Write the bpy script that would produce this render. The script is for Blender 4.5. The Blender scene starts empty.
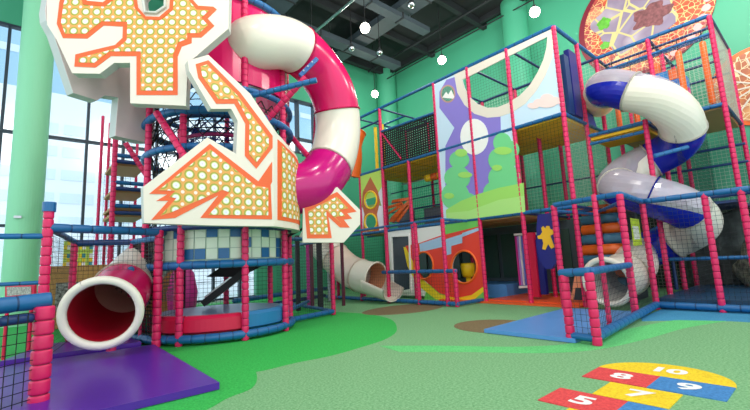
import bpy, bmesh, math, random
from mathutils import Vector, Matrix
from mathutils.geometry import tessellate_polygon
random.seed(7)
scn = bpy.context.scene
col = scn.collection
# ------------------------------------------------------------------ camera
FPX, H = 402.0, 0.95
YAW, PIT, ROL = math.radians(48.5), math.radians(8.06), math.radians(-2.7)
cy, sy, cp, sp = math.cos(YAW), math.sin(YAW), math.cos(PIT), math.sin(PIT)
FW = Vector((cy*cp, sy*cp, sp)); RT0 = Vector((sy, -cy, 0)); UP0 = RT0.cross(FW)
cr, sr = math.cos(ROL), math.sin(ROL)
RT = cr*RT0 + sr*UP0; UP = -sr*RT0 + cr*UP0
CAM = Vector((0, 0, H))
cd = bpy.data.cameras.new('camera'); cam = bpy.data.objects.new('camera', cd); col.objects.link(cam)
cd.sensor_width = 36; cd.lens = FPX/750*36; cd.clip_end = 300; cd.clip_start = .05
m = Matrix((RT, UP, -FW)).transposed().to_4x4(); m.translation = CAM; cam.matrix_world = m
scn.camera = cam

def ray(px, py): return FW + RT*((px-375)/FPX) - UP*((py-205)/FPX)
def at(px, py, d): return CAM + ray(px, py)*d
def hit(px, py, x=None, y=None, z=None):
    r = ray(px, py)
    t = (x/r.x) if x is not None else (y/r.y) if y is not None else ((z-H)/r.z)
    return CAM + r*t

# ------------------------------------------------------------------ materials
def lin(h):
    h = h.lstrip('#'); o = []
    for i in (0, 2, 4):
        c = int(h[i:i+2], 16)/255
        o.append(c/12.92 if c <= .04045 else ((c+.055)/1.055)**2.4)
    return (*o, 1)
MC = {}
def mat(name, colr, rough=.5, metal=0, spec=.5, bump=0, bscale=60, vary=0, vscale=8, emit=0):
    if name in MC: return MC[name]
    M = bpy.data.materials.new(name); M.use_nodes = True; nt = M.node_tree; b = nt.nodes['Principled BSDF']
    b.inputs['Base Color'].default_value = lin(colr); b.inputs['Roughness'].default_value = rough
    b.inputs['Metallic'].default_value = metal; b.inputs['Specular IOR Level'].default_value = spec
    tc = nt.nodes.new('ShaderNodeTexCoord')
    if vary:
        n = nt.nodes.new('ShaderNodeTexNoise'); n.inputs['Scale'].default_value = vscale; n.inputs['Detail'].default_value = 4
        nt.links.new(tc.outputs['Object'], n.inputs['Vector'])
        r = nt.nodes.new('ShaderNodeMapRange'); r.inputs[1].default_value = .3; r.inputs[2].default_value = .7
        r.inputs[3].default_value = 1-vary; r.inputs[4].default_value = 1+vary
        nt.links.new(n.outputs[0], r.inputs[0])
        x = nt.nodes.new('ShaderNodeVectorMath'); x.operation = 'SCALE'; x.inputs[0].default_value = lin(colr)[:3]
        nt.links.new(r.outputs[0], x.inputs['Scale']); nt.links.new(x.outputs[0], b.inputs['Base Color'])
    if bump:
        n = nt.nodes.new('ShaderNodeTexNoise'); n.inputs['Scale'].default_value = bscale
        nt.links.new(tc.outputs['Object'], n.inputs['Vector'])
        u = nt.nodes.new('ShaderNodeBump'); u.inputs['Strength'].default_value = bump; u.inputs['Distance'].default_value = .01
        nt.links.new(n.outputs[0], u.inputs['Height']); nt.links.new(u.outputs[0], b.inputs['Normal'])
    if emit:
        b.inputs['Emission Color'].default_value = lin(colr); b.inputs['Emission Strength'].default_value = emit
    MC[name] = M; return M
PINK = mat('pink_vinyl', '#e01f60', .38, bump=.15, bscale=25)
BLUE = mat('blue_vinyl', '#17649e', .4, bump=.15, bscale=25)
DBLUE = mat('dark_blue_vinyl', '#16386e', .4)
NAVY = mat('navy_vinyl', '#1b1f78', .35, bump=.2, bscale=12)
SBLUE = mat('slide_blue', '#1424a8', .22)
SPINK = mat('slide_pink', '#e01464', .22)
SRED = mat('slide_red', '#b8122c', .3)
SCREAM = mat('slide_cream', '#ece4d4', .28)
CREAM = mat('cream_panel', '#e9e0d2', .45)
SHELL = mat('shell_inner', '#e6d3d0', .55, vary=.05, vscale=3)
GREYE = mat('panel_edge_grey', '#cfd2ca', .5)
ORANGE = mat('orange_print', '#f0642c', .45)
ORV = mat('orange_vinyl', '#f26a1e', .4)
YEL = mat('yellow_vinyl', '#f7cf1c', .4)
YDECK = mat('yellow_deck', '#ffc21a', .6)
TAN = mat('tan_deck', '#b98f58', .6)
LIME = mat('lime_print', '#c4e25a', .5)
GREENT = mat('tree_green', '#76d890', .5)
GREENL = mat('hill_green', '#a6e26a', .5)
GREENM = mat('hill_mid_green', '#74ce5e', .5)
PURP = mat('purple_print', '#8f7fd6', .5)
SKYB = mat('sky_print', '#cfe8fb', .5)
WHITE = mat('white_print', '#fbfaf6', .5)
CLOUD = mat('cloud_print', '#f8ddd8', .5)
RED = mat('red_print', '#ee4430', .45)
REDV = mat('red_vinyl', '#dc1848', .4)
YPR = mat('yellow_print', '#f8dc28', .45)
SILV = mat('silver_blue_print', '#a9cdec', .35)
BROWN = mat('brown_print', '#c8632a', .5)
BLACK = mat('black_net', '#101014', .7)
NETD = mat('dark_net', '#20262c', .7)
NETL = mat('pale_net', '#c4ccbe', .7)
BLK = mat('black_panel', '#15161c', .5)
GREYP = mat('grey_panel', '#5e6672', .6)
STEPB = mat('step_slate_blue', '#3e7796', .5)
GWALL = mat('green_wall_paint', '#46a683', .55, vary=.03, vscale=.6)
GCOL = mat('green_column_paint', '#8fdcb0', .5)
CEIL = mat('ceiling_dark', '#171b1f', .8, vary=.2, vscale=1)
DUCT = mat('duct_grey', '#3c4850', .6, vary=.1, vscale=2)
BEAMG = mat('ceiling_beam_grey', '#20262a', .7)
MULL = mat('mullion_dark', '#2b3a4a', .5)
STEEL = mat('steel', '#b8bec2', .3, metal=1)
PMAT = mat('purple_mat_vinyl', '#54219f', .3, bump=.1, bscale=6)
BMAT = mat('blue_mat_vinyl', '#5795d8', .4, bump=.1, bscale=6)
OMAT = mat('orange_mat_vinyl', '#f2602a', .4, bump=.1, bscale=6)
PLAT = mat('platform_blue_grey', '#7f93bd', .35)
MAG = mat('magenta_vinyl', '#e0309c', .4)
LAV = mat('lavender_print', '#b79ae6', .5)
BWHITE = mat('building_white', '#f4f6f8', .7)
BGLASS = mat('building_window_blue', '#dde9f0', .3)
BSKY = mat('building_upper_cladding', '#a8cbe0', .6)
PAVE = mat('paving', '#d6dadb', .8)
SPECK = mat('speckle_grey', '#a9a9a4', .6, vary=.5, vscale=60)

def floor_mat(name, c, c2):
    M = bpy.data.materials.new(name); M.use_nodes = True; nt = M.node_tree; b = nt.nodes['Principled BSDF']
    b.inputs['Roughness'].default_value = .75; b.inputs['Specular IOR Level'].default_value = .25
    tc = nt.nodes.new('ShaderNodeTexCoord'); n = nt.nodes.new('ShaderNodeTexNoise')
    n.inputs['Scale'].default_value = 55; n.inputs['Detail'].default_value = 3; n.inputs['Roughness'].default_value = .7
    nt.links.new(tc.outputs['Object'], n.inputs['Vector'])
    r = nt.nodes.new('ShaderNodeValToRGB'); r.color_ramp.elements[0].position = .36; r.color_ramp.elements[1].position = .64
    r.color_ramp.elements[0].color = lin(c2); r.color_ramp.elements[1].color = lin(c)
    nt.links.new(n.outputs[0], r.inputs[0]); nt.links.new(r.outputs[0], b.inputs['Base Color'])
    u = nt.nodes.new('ShaderNodeBump'); u.inputs['Strength'].default_value = .3; u.inputs['Distance'].default_value = .004
    nt.links.new(n.outputs[0], u.inputs['Height']); nt.links.new(u.outputs[0], b.inputs['Normal'])
    return M
FBASE = floor_mat('rubber_floor_green', '#8fc190', '#5f9b66')
FBRIGHT = floor_mat('rubber_floor_bright', '#42c45c', '#25a044')
FSTRIPE = floor_mat('rubber_floor_stripe', '#76da8a', '#52ba68')
FBROWN = floor_mat('rubber_floor_brown', '#8c7a5a', '#6e6044')
FBLUE = floor_mat('rubber_floor_blue', '#4a9cc4', '#3a88b4')
HYEL = floor_mat('hopscotch_yellow', '#fadc2e', '#e2bc24')
HRED = floor_mat('hopscotch_red', '#e85454', '#cf3e44')
HBLU = floor_mat('hopscotch_blue', '#4a8ecc', '#3a78b4')
HWHT = mat('hopscotch_white', '#f2f4f2', .7)

def dots_mat(name, spacing):
    M = bpy.data.materials.new(name); M.use_nodes = True; nt = M.node_tree; b = nt.nodes['Principled BSDF']
    b.inputs['Roughness'].default_value = .45
    L = nt.links.new; N = nt.nodes.new
    uv = N('ShaderNodeUVMap'); uv.uv_map = 'UVMap'
    sc = N('ShaderNodeVectorMath'); sc.operation = 'SCALE'; sc.inputs['Scale'].default_value = 1/spacing; L(uv.outputs[0], sc.inputs[0])
    def dist(off):
        a = N('ShaderNodeVectorMath'); a.operation = 'ADD'; a.inputs[1].default_value = (off, off, 0); L(sc.outputs[0], a.inputs[0])
        f = N('ShaderNodeVectorMath'); f.operation = 'FRACTION'; L(a.outputs[0], f.inputs[0])
        s = N('ShaderNodeVectorMath'); s.operation = 'SUBTRACT'; s.inputs[1].default_value = (.5, .5, 0); L(f.outputs[0], s.inputs[0])
        l = N('ShaderNodeVectorMath'); l.operation = 'LENGTH'; L(s.outputs[0], l.inputs[0]); return l
    d = dist(0); d2 = dist(.5)
    r = N('ShaderNodeValToRGB'); r.color_ramp.interpolation = 'CONSTANT'; e = r.color_ramp.elements
    e[0].position = 0; e[0].color = lin('#d9d4f2'); e[1].position = .07; e[1].color = lin('#f0f2ea')
    for p, c in ((.235, '#cfd886'), (.29, '#a3a23a'), (.40, '#e6a552')):
        x = e.new(p); x.color = lin(c)
    L(d.outputs['Value'], r.inputs[0])
    lt = N('ShaderNodeMath'); lt.operation = 'LESS_THAN'; lt.inputs[1].default_value = .14; L(d2.outputs['Value'], lt.inputs[0])
    mx = N('ShaderNodeMix'); mx.data_type = 'RGBA'; L(lt.outputs[0], mx.inputs[0]); L(r.outputs[0], mx.inputs[6]); mx.inputs[7].default_value = lin('#fde6dc')
    L(mx.outputs[2], b.inputs['Base Color']); return M
DOTS = dots_mat('dotted_print', .142)
DOTSH = dots_mat('dotted_print_head', .13)
DOTS2 = dots_mat('dotted_print_small', .118)

def glass_mat(name, tint, gloss):
    M = bpy.data.materials.new(name); M.use_nodes = True; nt = M.node_tree
    nt.nodes.remove(nt.nodes['Principled BSDF']); out = nt.nodes['Material Output']
    t = nt.nodes.new('ShaderNodeBsdfTransparent'); t.inputs[0].default_value = lin(tint)
    g = nt.nodes.new('ShaderNodeBsdfGlossy'); g.inputs['Roughness'].default_value = .16; g.inputs[0].default_value = lin('#ffffff')
    x = nt.nodes.new('ShaderNodeMixShader'); x.inputs[0].default_value = gloss
    nt.links.new(t.outputs[0], x.inputs[1]); nt.links.new(g.outputs[0], x.inputs[2]); nt.links.new(x.outputs[0], out.inputs[0])
    return M
GLASS = glass_mat('window_glass', '#f4fbff', .06)
CLEAR = glass_mat('clear_slide_plastic', '#f4f2fa', .12)
_nt = CLEAR.node_tree; _d = _nt.nodes.new('ShaderNodeBsdfDiffuse'); _d.inputs[0].default_value = lin('#e8e2ec')
_x = _nt.nodes.new('ShaderNodeMixShader'); _x.inputs[0].default_value = .32
_o = _nt.nodes['Material Output']; _s = _o.inputs[0].links[0].from_socket
_nt.links.new(_s, _x.inputs[1]); _nt.links.new(_d.outputs[0], _x.inputs[2]); _nt.links.new(_x.outputs[0], _o.inputs[0])

def mural_mat(name, cell, line, centre, scale):
    M = bpy.data.materials.new(name); M.use_nodes = True; nt = M.node_tree; b = nt.nodes['Principled BSDF']
    b.inputs['Roughness'].default_value = .5; L = nt.links.new; N = nt.nodes.new
    tc = N('ShaderNodeTexCoord')
    v = N('ShaderNodeTexVoronoi'); v.feature = 'DISTANCE_TO_EDGE'; v.inputs['Scale'].default_value = scale; L(tc.outputs['Object'], v.inputs['Vector'])
    n = N('ShaderNodeTexNoise'); n.inputs['Scale'].default_value = 1.2; n.inputs['Detail'].default_value = 2; L(tc.outputs['Object'], n.inputs['Vector'])
    r = N('ShaderNodeValToRGB'); e = r.color_ramp.elements
    e[0].position = .3; e[0].color = lin(cell[0]); e[1].position = .7; e[1].color = lin(cell[-1])
    for i, c in enumerate(cell[1:-1]):
        x = e.new(.3+.4*(i+1)/(len(cell)-1)); x.color = lin(c)
    L(n.outputs[0], r.inputs[0])
    lt = N('ShaderNodeMath'); lt.operation = 'LESS_THAN'; lt.inputs[1].default_value = .04; L(v.outputs['Distance'], lt.inputs[0])
    mx = N('ShaderNodeMix'); mx.data_type = 'RGBA'; L(lt.outputs[0], mx.inputs[0]); L(r.outputs[0], mx.inputs[6]); mx.inputs[7].default_value = lin(line)
    L(mx.outputs[2], b.inputs['Base Color']); return M
MUR1 = mural_mat('mural_red_cells', ['#a8322c', '#cf5a38', '#a84448', '#e89070'], '#ecd08c', None, 8)
MUR2 = mural_mat('mural_mauve_cells', ['#978ea6', '#8a7c94', '#b0a4b4'], '#c9c084', None, 1.9)
MUR3 = mural_mat('mural_orange_cells', ['#e2853e', '#b86a4c', '#e8a870'], '#f6e0b4', None, 7)
MURR = mat('mural_maroon', '#7c2034', .5)
MURP = mat('mural_pink', '#f0b0b0', .5)
MURG = mat('mural_green', '#5fae3a', .5, vary=.25, vscale=10)

TIES = {'pink_vinyl': mat('pink_tie', '#8c1238', .5), 'blue_vinyl': mat('blue_tie', '#0c3a66', .5)}
# ------------------------------------------------------------------ mesh builder
class MB:
    def __init__(s): s.v = []; s.f = []; s.m = []; s.mats = []; s.uv = {}
    def mi(s, M):
        if M not in s.mats: s.mats.append(M)
        return s.mats.index(M)
    def add(s, vs, fs, M):
        o = len(s.v); i = s.mi(M); s.v += [Vector(v) for v in vs]
        for f in fs: s.f.append(tuple(k+o for k in f)); s.m.append(i)
    def box(s, c, d, M, rz=0, R=None):
        c = Vector(c); R = R or Matrix.Rotation(rz, 3, 'Z'); vs = []
        for x in (-.5, .5):
            for y in (-.5, .5):
                for z in (-.5, .5): vs.append(c + R @ Vector((x*d[0], y*d[1], z*d[2])))
        s.add(vs, [(0,1,3,2),(4,6,7,5),(0,4,5,1),(2,3,7,6),(0,2,6,4),(1,5,7,3)], M)
    def bar(s, a, b, w, h, M):        # rectangular bar
        a, b = Vector(a), Vector(b); d = (b-a).normalized()
        up = Vector((0,0,1)) if abs(d.z) < .9 else Vector((1,0,0))
        r = d.cross(up).normalized(); u = r.cross(d); vs = []
        for p in (a, b):
            for q in ((-1,-1),(1,-1),(1,1),(-1,1)): vs.append(p + r*q[0]*w/2 + u*q[1]*h/2)
        s.add(vs, [(0,1,2,3),(7,6,5,4),(0,4,5,1),(1,5,6,2),(2,6,7,3),(3,7,4,0)], M)
    def strand(s, a, b, r, M):        # thin triangular strand
        a, b = Vector(a), Vector(b); d = (b-a).normalized()
        up = Vector((0,0,1)) if abs(d.z) < .9 else Vector((1,0,0))
        x = d.cross(up).normalized(); u = x.cross(d); vs = []
        for p in (a, b):
            for k in range(3): vs.append(p + x*r*math.cos(k*2.094) + u*r*math.sin(k*2.094))
        s.add(vs, [(0,1,4,3),(1,2,5,4),(2,0,3,5)], M)
    def rings(s, pts, rad, n, M, cap=True):     # swept rings with parallel transport
        pts = [Vector(p) for p in pts]; vs = []; N = len(pts); ref = None
        for i, p in enumerate(pts):
            d = (pts[min(i+1, N-1)] - pts[max(i-1, 0)])
            if d.length < 1e-9: d = Vector((0,0,1))
            d.normalize()
            if ref is None: ref = d.orthogonal().normalized()
            ref = (ref - d*ref.dot(d)).normalized(); o = d.cross(ref)
            r = rad[i] if isinstance(rad, (list, tuple)) else rad
            for k in range(n):
                a = 2*math.pi*k/n; vs.append(p + ref*r*math.cos(a) + o*r*math.sin(a))
        fs = [(i*n+k, i*n+(k+1) % n, (i+1)*n+(k+1) % n, (i+1)*n+k) for i in range(N-1) for k in range(n)]
        if cap: fs += [tuple(range(n))[::-1], tuple((N-1)*n+k for k in range(n))]
        s.add(vs, fs, M)
    def pad(s, pts, r, M, pitch=.1, n=10, dip=.82):  # foam sleeve pinched by ties, along a polyline
        pts = [Vector(p) for p in pts]; P = []; Rr = []
        L = [0]
        for a, b in zip(pts, pts[1:]): L.append(L[-1] + (b-a).length)
        T = L[-1]; k = max(1, round(T/pitch))
        def ev(t):
            for i in range(len(L)-1):
                if t <= L[i+1] + 1e-9:
                    f = (t-L[i])/max(L[i+1]-L[i], 1e-9); return pts[i].lerp(pts[i+1], f)
            return pts[-1]
        for i in range(k):
            for f, q in ((0.035, dip), (.09, .975), (.17, 1), (.83, 1), (.91, .975), (.965, dip)):
                P.append(ev(T*(i+f)/k)); Rr.append(r*q)
        f0 = len(s.f); s.rings(P, Rr, n, M)
        T_ = TIES.get(M.name)
        if T_:
            ti = s.mi(T_)
            for q in range(5, len(P)-1, 6):
                for w in range(n): s.m[f0+q*n+w] = ti
    def sheet(s, poly, o, u, n, t0, t1, M, holes=(), umap=None, cuts=()):
        # polygon in (s,z) -> slab between t0..t1 along normal n ; umap maps s -> (point, normal)
        loops = [[Vector((a, b, 0)) for a, b in poly]] + [[Vector((a, b, 0)) for a, b in h] for h in holes]
        flat = [p for l in loops for p in l]; tr = tessellate_polygon(loops)
        bm = bmesh.new(); F = [bm.verts.new((p.x, t1, p.y)) for p in flat]; B = [bm.verts.new((p.x, t0, p.y)) for p in flat]
        for t in tr:
            for vv in ((F[t[0]], F[t[1]], F[t[2]]), (B[t[2]], B[t[1]], B[t[0]])):
                try: bm.faces.new(vv)
                except ValueError: pass
        k = 0
        for l in loops:
            for i in range(len(l)):
                j = (i+1) % len(l)
                try: bm.faces.new((F[k+i], F[k+j], B[k+j], B[k+i]))
                except ValueError: pass
            k += len(l)
        for c in cuts:
            bmesh.ops.bisect_plane(bm, geom=bm.verts[:]+bm.edges[:]+bm.faces[:], plane_co=(c, 0, 0), plane_no=(1, 0, 0))
        bmesh.ops.recalc_face_normals(bm, faces=bm.faces[:])
        o0 = len(s.v); mi = s.mi(M); bm.verts.index_update()
        for v in bm.verts:
            if umap: p, nn = umap(v.co.x)
            else: p, nn = o + u*v.co.x, n
            q = p + nn*v.co.y; q = Vector((q.x, q.y, q.z + v.co.z)); s.uv[len(s.v)] = (v.co.x, v.co.z); s.v.append(q)
        for f in bm.faces: s.f.append(tuple(v.index+o0 for v in f.verts)); s.m.append(mi)
        bm.free()
    def build(s, name, parent=None, smooth=False, base=None, M=None):
        me = bpy.data.meshes.new(name)
        base = Vector(base) if base is not None else (parent_base(parent) if parent else Vector((0,0,0)))
        me.from_pydata([tuple(v-base) for v in s.v], [], s.f); 
        for x in s.mats: me.materials.append(x)
        me.polygons.foreach_set('material_index', s.m)
        if smooth:
            me.polygons.foreach_set('use_smooth', [True]*len(me.polygons))
        if s.uv:
            ul = me.uv_layers.new(name='UVMap')
            for l in me.loops:
                q = s.uv.get(l.vertex_index)
                if q: ul.data[l.index].uv = q
        me.update()
        ob = bpy.data.objects.new(name, me); col.objects.link(ob)
        if parent: ob.parent = parent
        else: ob.location = base
        return ob
BASES = {}
def parent_base(p):
    while p:
        if p.name in BASES: return BASES[p.name]
        p = p.parent
    return Vector((0,0,0))
def tag(o, label, cat, group=None, kind=None):
    o['label'] = label; o['category'] = cat
    if group: o['group'] = group
    if kind: o['kind'] = kind
    return o
def thing(name, loc, label, cat, group=None):
    o = bpy.data.objects.new(name, None); col.objects.link(o); o.location = loc; o.empty_display_size = .1
    BASES[o.name] = Vector(loc); return tag(o, label, cat, group)
def struct(o): o['kind'] = 'structure'; return o
def one(mb, name, label, cat, group=None, smooth=False, base=None):
    if base is None:
        xs = [v.x for v in mb.v]; ys = [v.y for v in mb.v]; zs = [v.z for v in mb.v]
        base = ((min(xs)+max(xs))/2, (min(ys)+max(ys))/2, min(zs))
    return tag(mb.build(name, smooth=smooth, base=base), label, cat, group)

class Plane:   # vertical plane through (x,y) with heading h ; normal faces the viewer side
    def __init__(s, x, y, h):
        s.o = Vector((x, y, 0)); a = math.radians(h); s.u = Vector((math.cos(a), math.sin(a), 0)); s.n = Vector((math.sin(a), -math.cos(a), 0))
        if s.n.dot(-s.o) < 0: s.n = -s.n
    def on(s, p):
        r = ray(*p); t = (s.o-CAM).dot(s.n)/r.dot(s.n); q = CAM + r*t; return ((q-s.o).dot(s.u), q.z)
    def poly(s, pts): return [s.on(p) for p in pts]
    def add(s, mb, pts, t0, t1, M, holes=(), px=True):
        f = s.poly if px else (lambda a: a)
        mb.sheet(f(pts), s.o, s.u, s.n, t0, t1, M, holes=[f(h) for h in holes])
def ell(cx, cy_, rx, ry, n=28, rot=0, a0=0, a1=360):
    o = []; r = math.radians(rot); full = abs(a1-a0) >= 360
    for i in range(n if full else n+1):
        a = math.radians(a0+(a1-a0)*i/n); x, y = rx*math.cos(a), ry*math.sin(a)
        o.append((cx+x*math.cos(r)-y*math.sin(r), cy_+x*math.sin(r)+y*math.cos(r)))
    return o
def net(mb, a, b, z0, z1, M, sp=.06, r=.0025, c=None, d=None):
    # quad net: bottom edge a->b at z0, top edge at z1 (c->d optional for the top edge)
    A = Vector((a[0], a[1], z0)); B = Vector((b[0], b[1], z0))
    C = Vector(c) if c else Vector((a[0], a[1], z1)); D = Vector(d) if d else Vector((b[0], b[1], z1))
    nu = max(1, round((B-A).length/sp)); nv = max(1, round((C-A).length/sp))
    for i in range(nu+1): mb.strand(A.lerp(B, i/nu), C.lerp(D, i/nu), r, M)
    for j in range(nv+1): mb.strand(A.lerp(C, j/nv), B.lerp(D, j/nv), r, M)
def crom(pts, per=8):
    P = [Vector(p) for p in pts]; P = [P[0]*2-P[1]] + P + [P[-1]*2-P[-2]]; o = []
    for i in range(1, len(P)-2):
        a, b, c, d = P[i-1:i+3]
        for k in range(per):
            t = k/per
            o.append(.5*((2*b)+(c-a)*t+(2*a-5*b+4*c-d)*t*t+(3*b-a-3*c+d)*t**3))
    o.append(P[-2]); return o
def tube_slide(root, pts, r, secs, per=8, wall=.02, n=28, flange=1.06, mouth=None, zup=False):
    """pts control points; secs list of (start_ctrl_index, end_ctrl_index, outer, inner)"""
    C = crom(pts, per); rr = r if callable(r) else (lambda t: r)
    N = len(C); ref = None; frames = []
    for i in range(N):
        d = (C[min(i+1, N-1)]-C[max(i-1, 0)]).normalized()
        if ref is None: ref = (Vector((0,0,1)) - d*d.z).normalized()
        if zup: ref = Vector((0,0,1))
        ref = (ref-d*ref.dot(d)).normalized(); frames.append((C[i], ref.copy(), d.cross(ref)))
    def ring(i, rad):
        p, a, b = frames[i]; return [p + a*rad*math.cos(2*math.pi*k/n) + b*rad*math.sin(2*math.pi*k/n) for k in range(n)]
    for s0, s1, mo, mi_ in secs:
        i0, i1 = int(round(s0*per)), int(round(s1*per)); mb = MB(); R = []
        for i in range(i0, i1+1): R.append(ring(i, rr(i/per)))
        I = [ring(i, rr(i/per)-wall) for i in range(i0, i1+1)]
        def skin(L, M, flip=False):
            vs = [v for q in L for v in q]; fs = []
            for i in range(len(L)-1):
                for k in range(n):
                    q = (i*n+k, i*n+(k+1) % n, (i+1)*n+(k+1) % n, (i+1)*n+k); fs.append(q[::-1] if flip else q)
            mb.add(vs, fs, M)
        if callable(mo):
            pass
        if isinstance(mo, tuple):   # (upper half material, lower half material)
            for L, fl in ((R, False), (I, True)):
                vs = [v for q in L for v in q]
                for i in range(len(L)-1):
                    for k in range(n):
                        M = mo[0] if math.cos(2*math.pi*(k+.5)/n + mo[3]) > mo[2] else mo[1]
                        q = [L[i][k], L[i][(k+1) % n], L[i+1][(k+1) % n], L[i+1][k]]
                        mb.add(q, [(3,2,1,0) if fl else (0,1,2,3)], M)
            fmat = mo[1]
        else:
            skin(R, mo); skin(I, mi_, True); fmat = mo
        for i in (i0, i1):         # flanges closing both walls
            p, a, b = frames[i]; d = a.cross(b); L = []
            for off, rad in ((-.012, rr(i/per)-wall), (-.012, rr(i/per)*flange), (.012, rr(i/per)*flange), (.012, rr(i/per)-wall)):
                L.append([p + d*off + a*rad*math.cos(2*math.pi*k/n) + b*rad*math.sin(2*math.pi*k/n) for k in range(n)])
            skin(L + [L[0]], fmat)
        mb.build('tube_section', root, smooth=True)
    if mouth:
        i = N-1; p, a, b = frames[i]; mb = MB(); P = []; R0 = rr(N/per)
        pp = [p + a*(R0+.01)*math.cos(2*math.pi*k/36) + b*(R0+.01)*math.sin(2*math.pi*k/36) for k in range(37)]
        mb.rings(pp, mouth[0], 10, mouth[1], cap=False); mb.build('slide_mouth_rim', root, smooth=True)
    return frames

def px_floor(pts, z=0): return [hit(a, b, z=z) for a, b in pts]
def flat_poly(mb, pts, z0, z1, M):    # horizontal prism, pts world (x,y)
    loops = [[Vector((p[0], p[1], 0)) for p in pts]]; tr = tessellate_polygon(loops); n = len(pts)
    vs = [(p[0], p[1], z1) for p in pts] + [(p[0], p[1], z0) for p in pts]; fs = []
    for t in tr:
        a, b, c = [Vector(vs[i]) for i in t]
        t = t if (b-a).cross(c-a).z > 0 else t[::-1]
        fs.append(tuple(t)); fs.append(tuple(k+n for k in t[::-1]))
    for i in range(n): fs.append((i, (i+1) % n, n+(i+1) % n, n+i))
    mb.add(vs, fs, M)

# ================================================================== SETTING
XW, YW, ZC = 12.0, 12.4, 9.2
mb = MB(); mb.box((3.5, 4.2, -.1), (17.4, 16.8, .2), FBASE)
# coloured rubber zones cast into the floor
def smooth_px(pts, per=5):
    w = [hit(a, b, z=0) for a, b in pts]; w = crom(w, per); return [(p.x, p.y) for p in w]
zone = [(hit(a, b, z=0).x, hit(a, b, z=0).y) for a, b in ((214,392),(240,374),(262,371),(295,363),(330,356),(362,347),(388,338),(397,329),(390,319),(366,314),(336,312))]
zone = [(p.x, p.y) for p in crom([(a, b, 0) for a, b in zone], 4)] + [(6.2, 11.8), (-3, 11.8), (-3, 5.0), (.6, 3.2)]
flat_poly(mb, zone, -.01, .002, FBRIGHT)
z2 = smooth_px([(150,418),(200,412),(228,398),(252,388),(257,376),(250,368),(225,366)]); z2 += [(0.9, 4.6), (-2, 4.6), (-2, 2.2), (.4, 2.6)]
flat_poly(mb, z2, -.01, .003, FBRIGHT)
st = smooth_px([(380,346),(440,346),(520,347),(575,343),(620,331),(665,322),(720,313),(745,310)]) + smooth_px([(748,318),(690,327),(650,338),(600,349),(545,353),(470,352),(400,352)])
flat_poly(mb, st, -.01, .0035, FSTRIPE)
c = hit(404, 309, z=0); flat_poly(mb, [(c.x+math.cos(a/36*6.2832)*.95, c.y+math.sin(a/36*6.2832)*.62) for a in range(36)], -.01, .004, FBROWN)
c = hit(497, 326, z=0); flat_poly(mb, [(c.x+math.cos(a/36*6.2832)*.55, c.y+math.sin(a/36*6.2832)*.6) for a in range(36)], -.01, .0042, FBROWN)
flat_poly(mb, [(6.8, -1.5), (12, -1.5), (12, 1.95), (6.6, 1.95), (6.3, 1.85), (6.6,1.5), (6.8, 1.0)], -.01, .0045, FBLUE)
# hopscotch painted on the rubber
def sq(x0, x1, y0, y1, M): flat_poly(mb, [(x0, y0), (x1, y0), (x1, y1), (x0, y1)], -.01, .006, M)
sq(3.31, 3.65, 1.0, 1.43, HRED); sq(3.31, 3.65, .575, 1.0, HBLU); sq(2.95, 3.29, .79, 1.22, HYEL)
sq(2.61, 2.94, 1.0, 1.43, HRED); sq(2.61, 2.94, .575, 1.0, HBLU); sq(2.27, 2.6, .79, 1.22, HYEL)
flat_poly(mb, [(3.65+.4*math.cos(math.radians(a)), 1.003+.43*math.sin(math.radians(a))) for a in range(-90, 91, 6)], -.01, .006, HYEL)
fl = struct(mb.build('floor'))
def floor_text(ch, x, y, size):
    cu = bpy.data.curves.new('t', 'FONT'); cu.body = ch; cu.size = size; cu.align_x = 'CENTER'; cu.align_y = 'CENTER'; cu.offset = .008; cu.resolution_u = 4; cu.space_character = .9
    o = bpy.data.objects.new('t', cu); col.objects.link(o); dg = bpy.context.evaluated_depsgraph_get()
    me = bpy.data.meshes.new_from_object(o.evaluated_get(dg)); bpy.data.objects.remove(o)
    me.materials.clear(); me.materials.append(HWHT)
    q = bpy.data.objects.new('painted_number', me); col.objects.link(q); q.parent = fl
    q.location = (x, y, .0075); q.rotation_euler = (0, 0, -math.pi/2); q.scale = (1.25, .95, 1)
floor_text('10', 3.84, 1.0, .21); floor_text('8', 3.48, 1.21, .22); floor_text('9', 3.48, .8, .23); floor_text('7', 3.12, 1.0, .23); floor_text('5', 2.77, 1.21, .23); floor_text('6', 2.77, .8, .23)

mb = MB(); mb.box((3.5, 4.2, ZC+.1), (17.4, 16.8, .2), CEIL); struct(mb.build('ceiling'))
mb = MB(); mb.box((XW+.1, 4.2, ZC/2), (.2, 16.8, ZC), GWALL); struct(mb.build('wall_right'))
# far wall: green band above glass, green part at right with a window opening
mb = MB()
mb.box((-1.75+.0, YW+.1, 8.14), (7, .2, 2.14), GWALL)
mb.box((3.75, YW+.1, 8.14), (4.0, .2, 2.14), GWALL)
mb.box((8.87, YW+.1, 8.1), (6.26, .2, 2.2), GWALL)
mb.box((8.87, YW+.1, 2.5), (6.26, .2, 5.0), GWALL)
mb.box((6.2, YW+.1, 6.0), (.9, .2, 2.0), GWALL)
mb.box((10.4, YW+.1, 6.0), (3.2, .2, 2.0), GWALL)
struct(mb.build('wall_far'))
wz = [(-5.3, 5.72, 0, 7.07)]
mb = MB(); x = -5.43
k = 0
while x < 5.7:
    mb.box((x, YW+.1, 3.53), (.06, .14, 7.06), MULL); x += .82
for z in (.05, 2.17, 4.4, 7.05): mb.box((.2, YW+.1, z), (11.1, .16, .06), MULL)
w = MB(); w.box((.2, YW+.1, 3.53), (11.0, .012, 7.0), GLASS)
f = struct(w.build('window_1')); mb.build('window_frame', f)
mb = MB(); w = MB(); w.box((7.72, YW+.1, 6.0), (2.15, .012, 2.0), GLASS)
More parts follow.
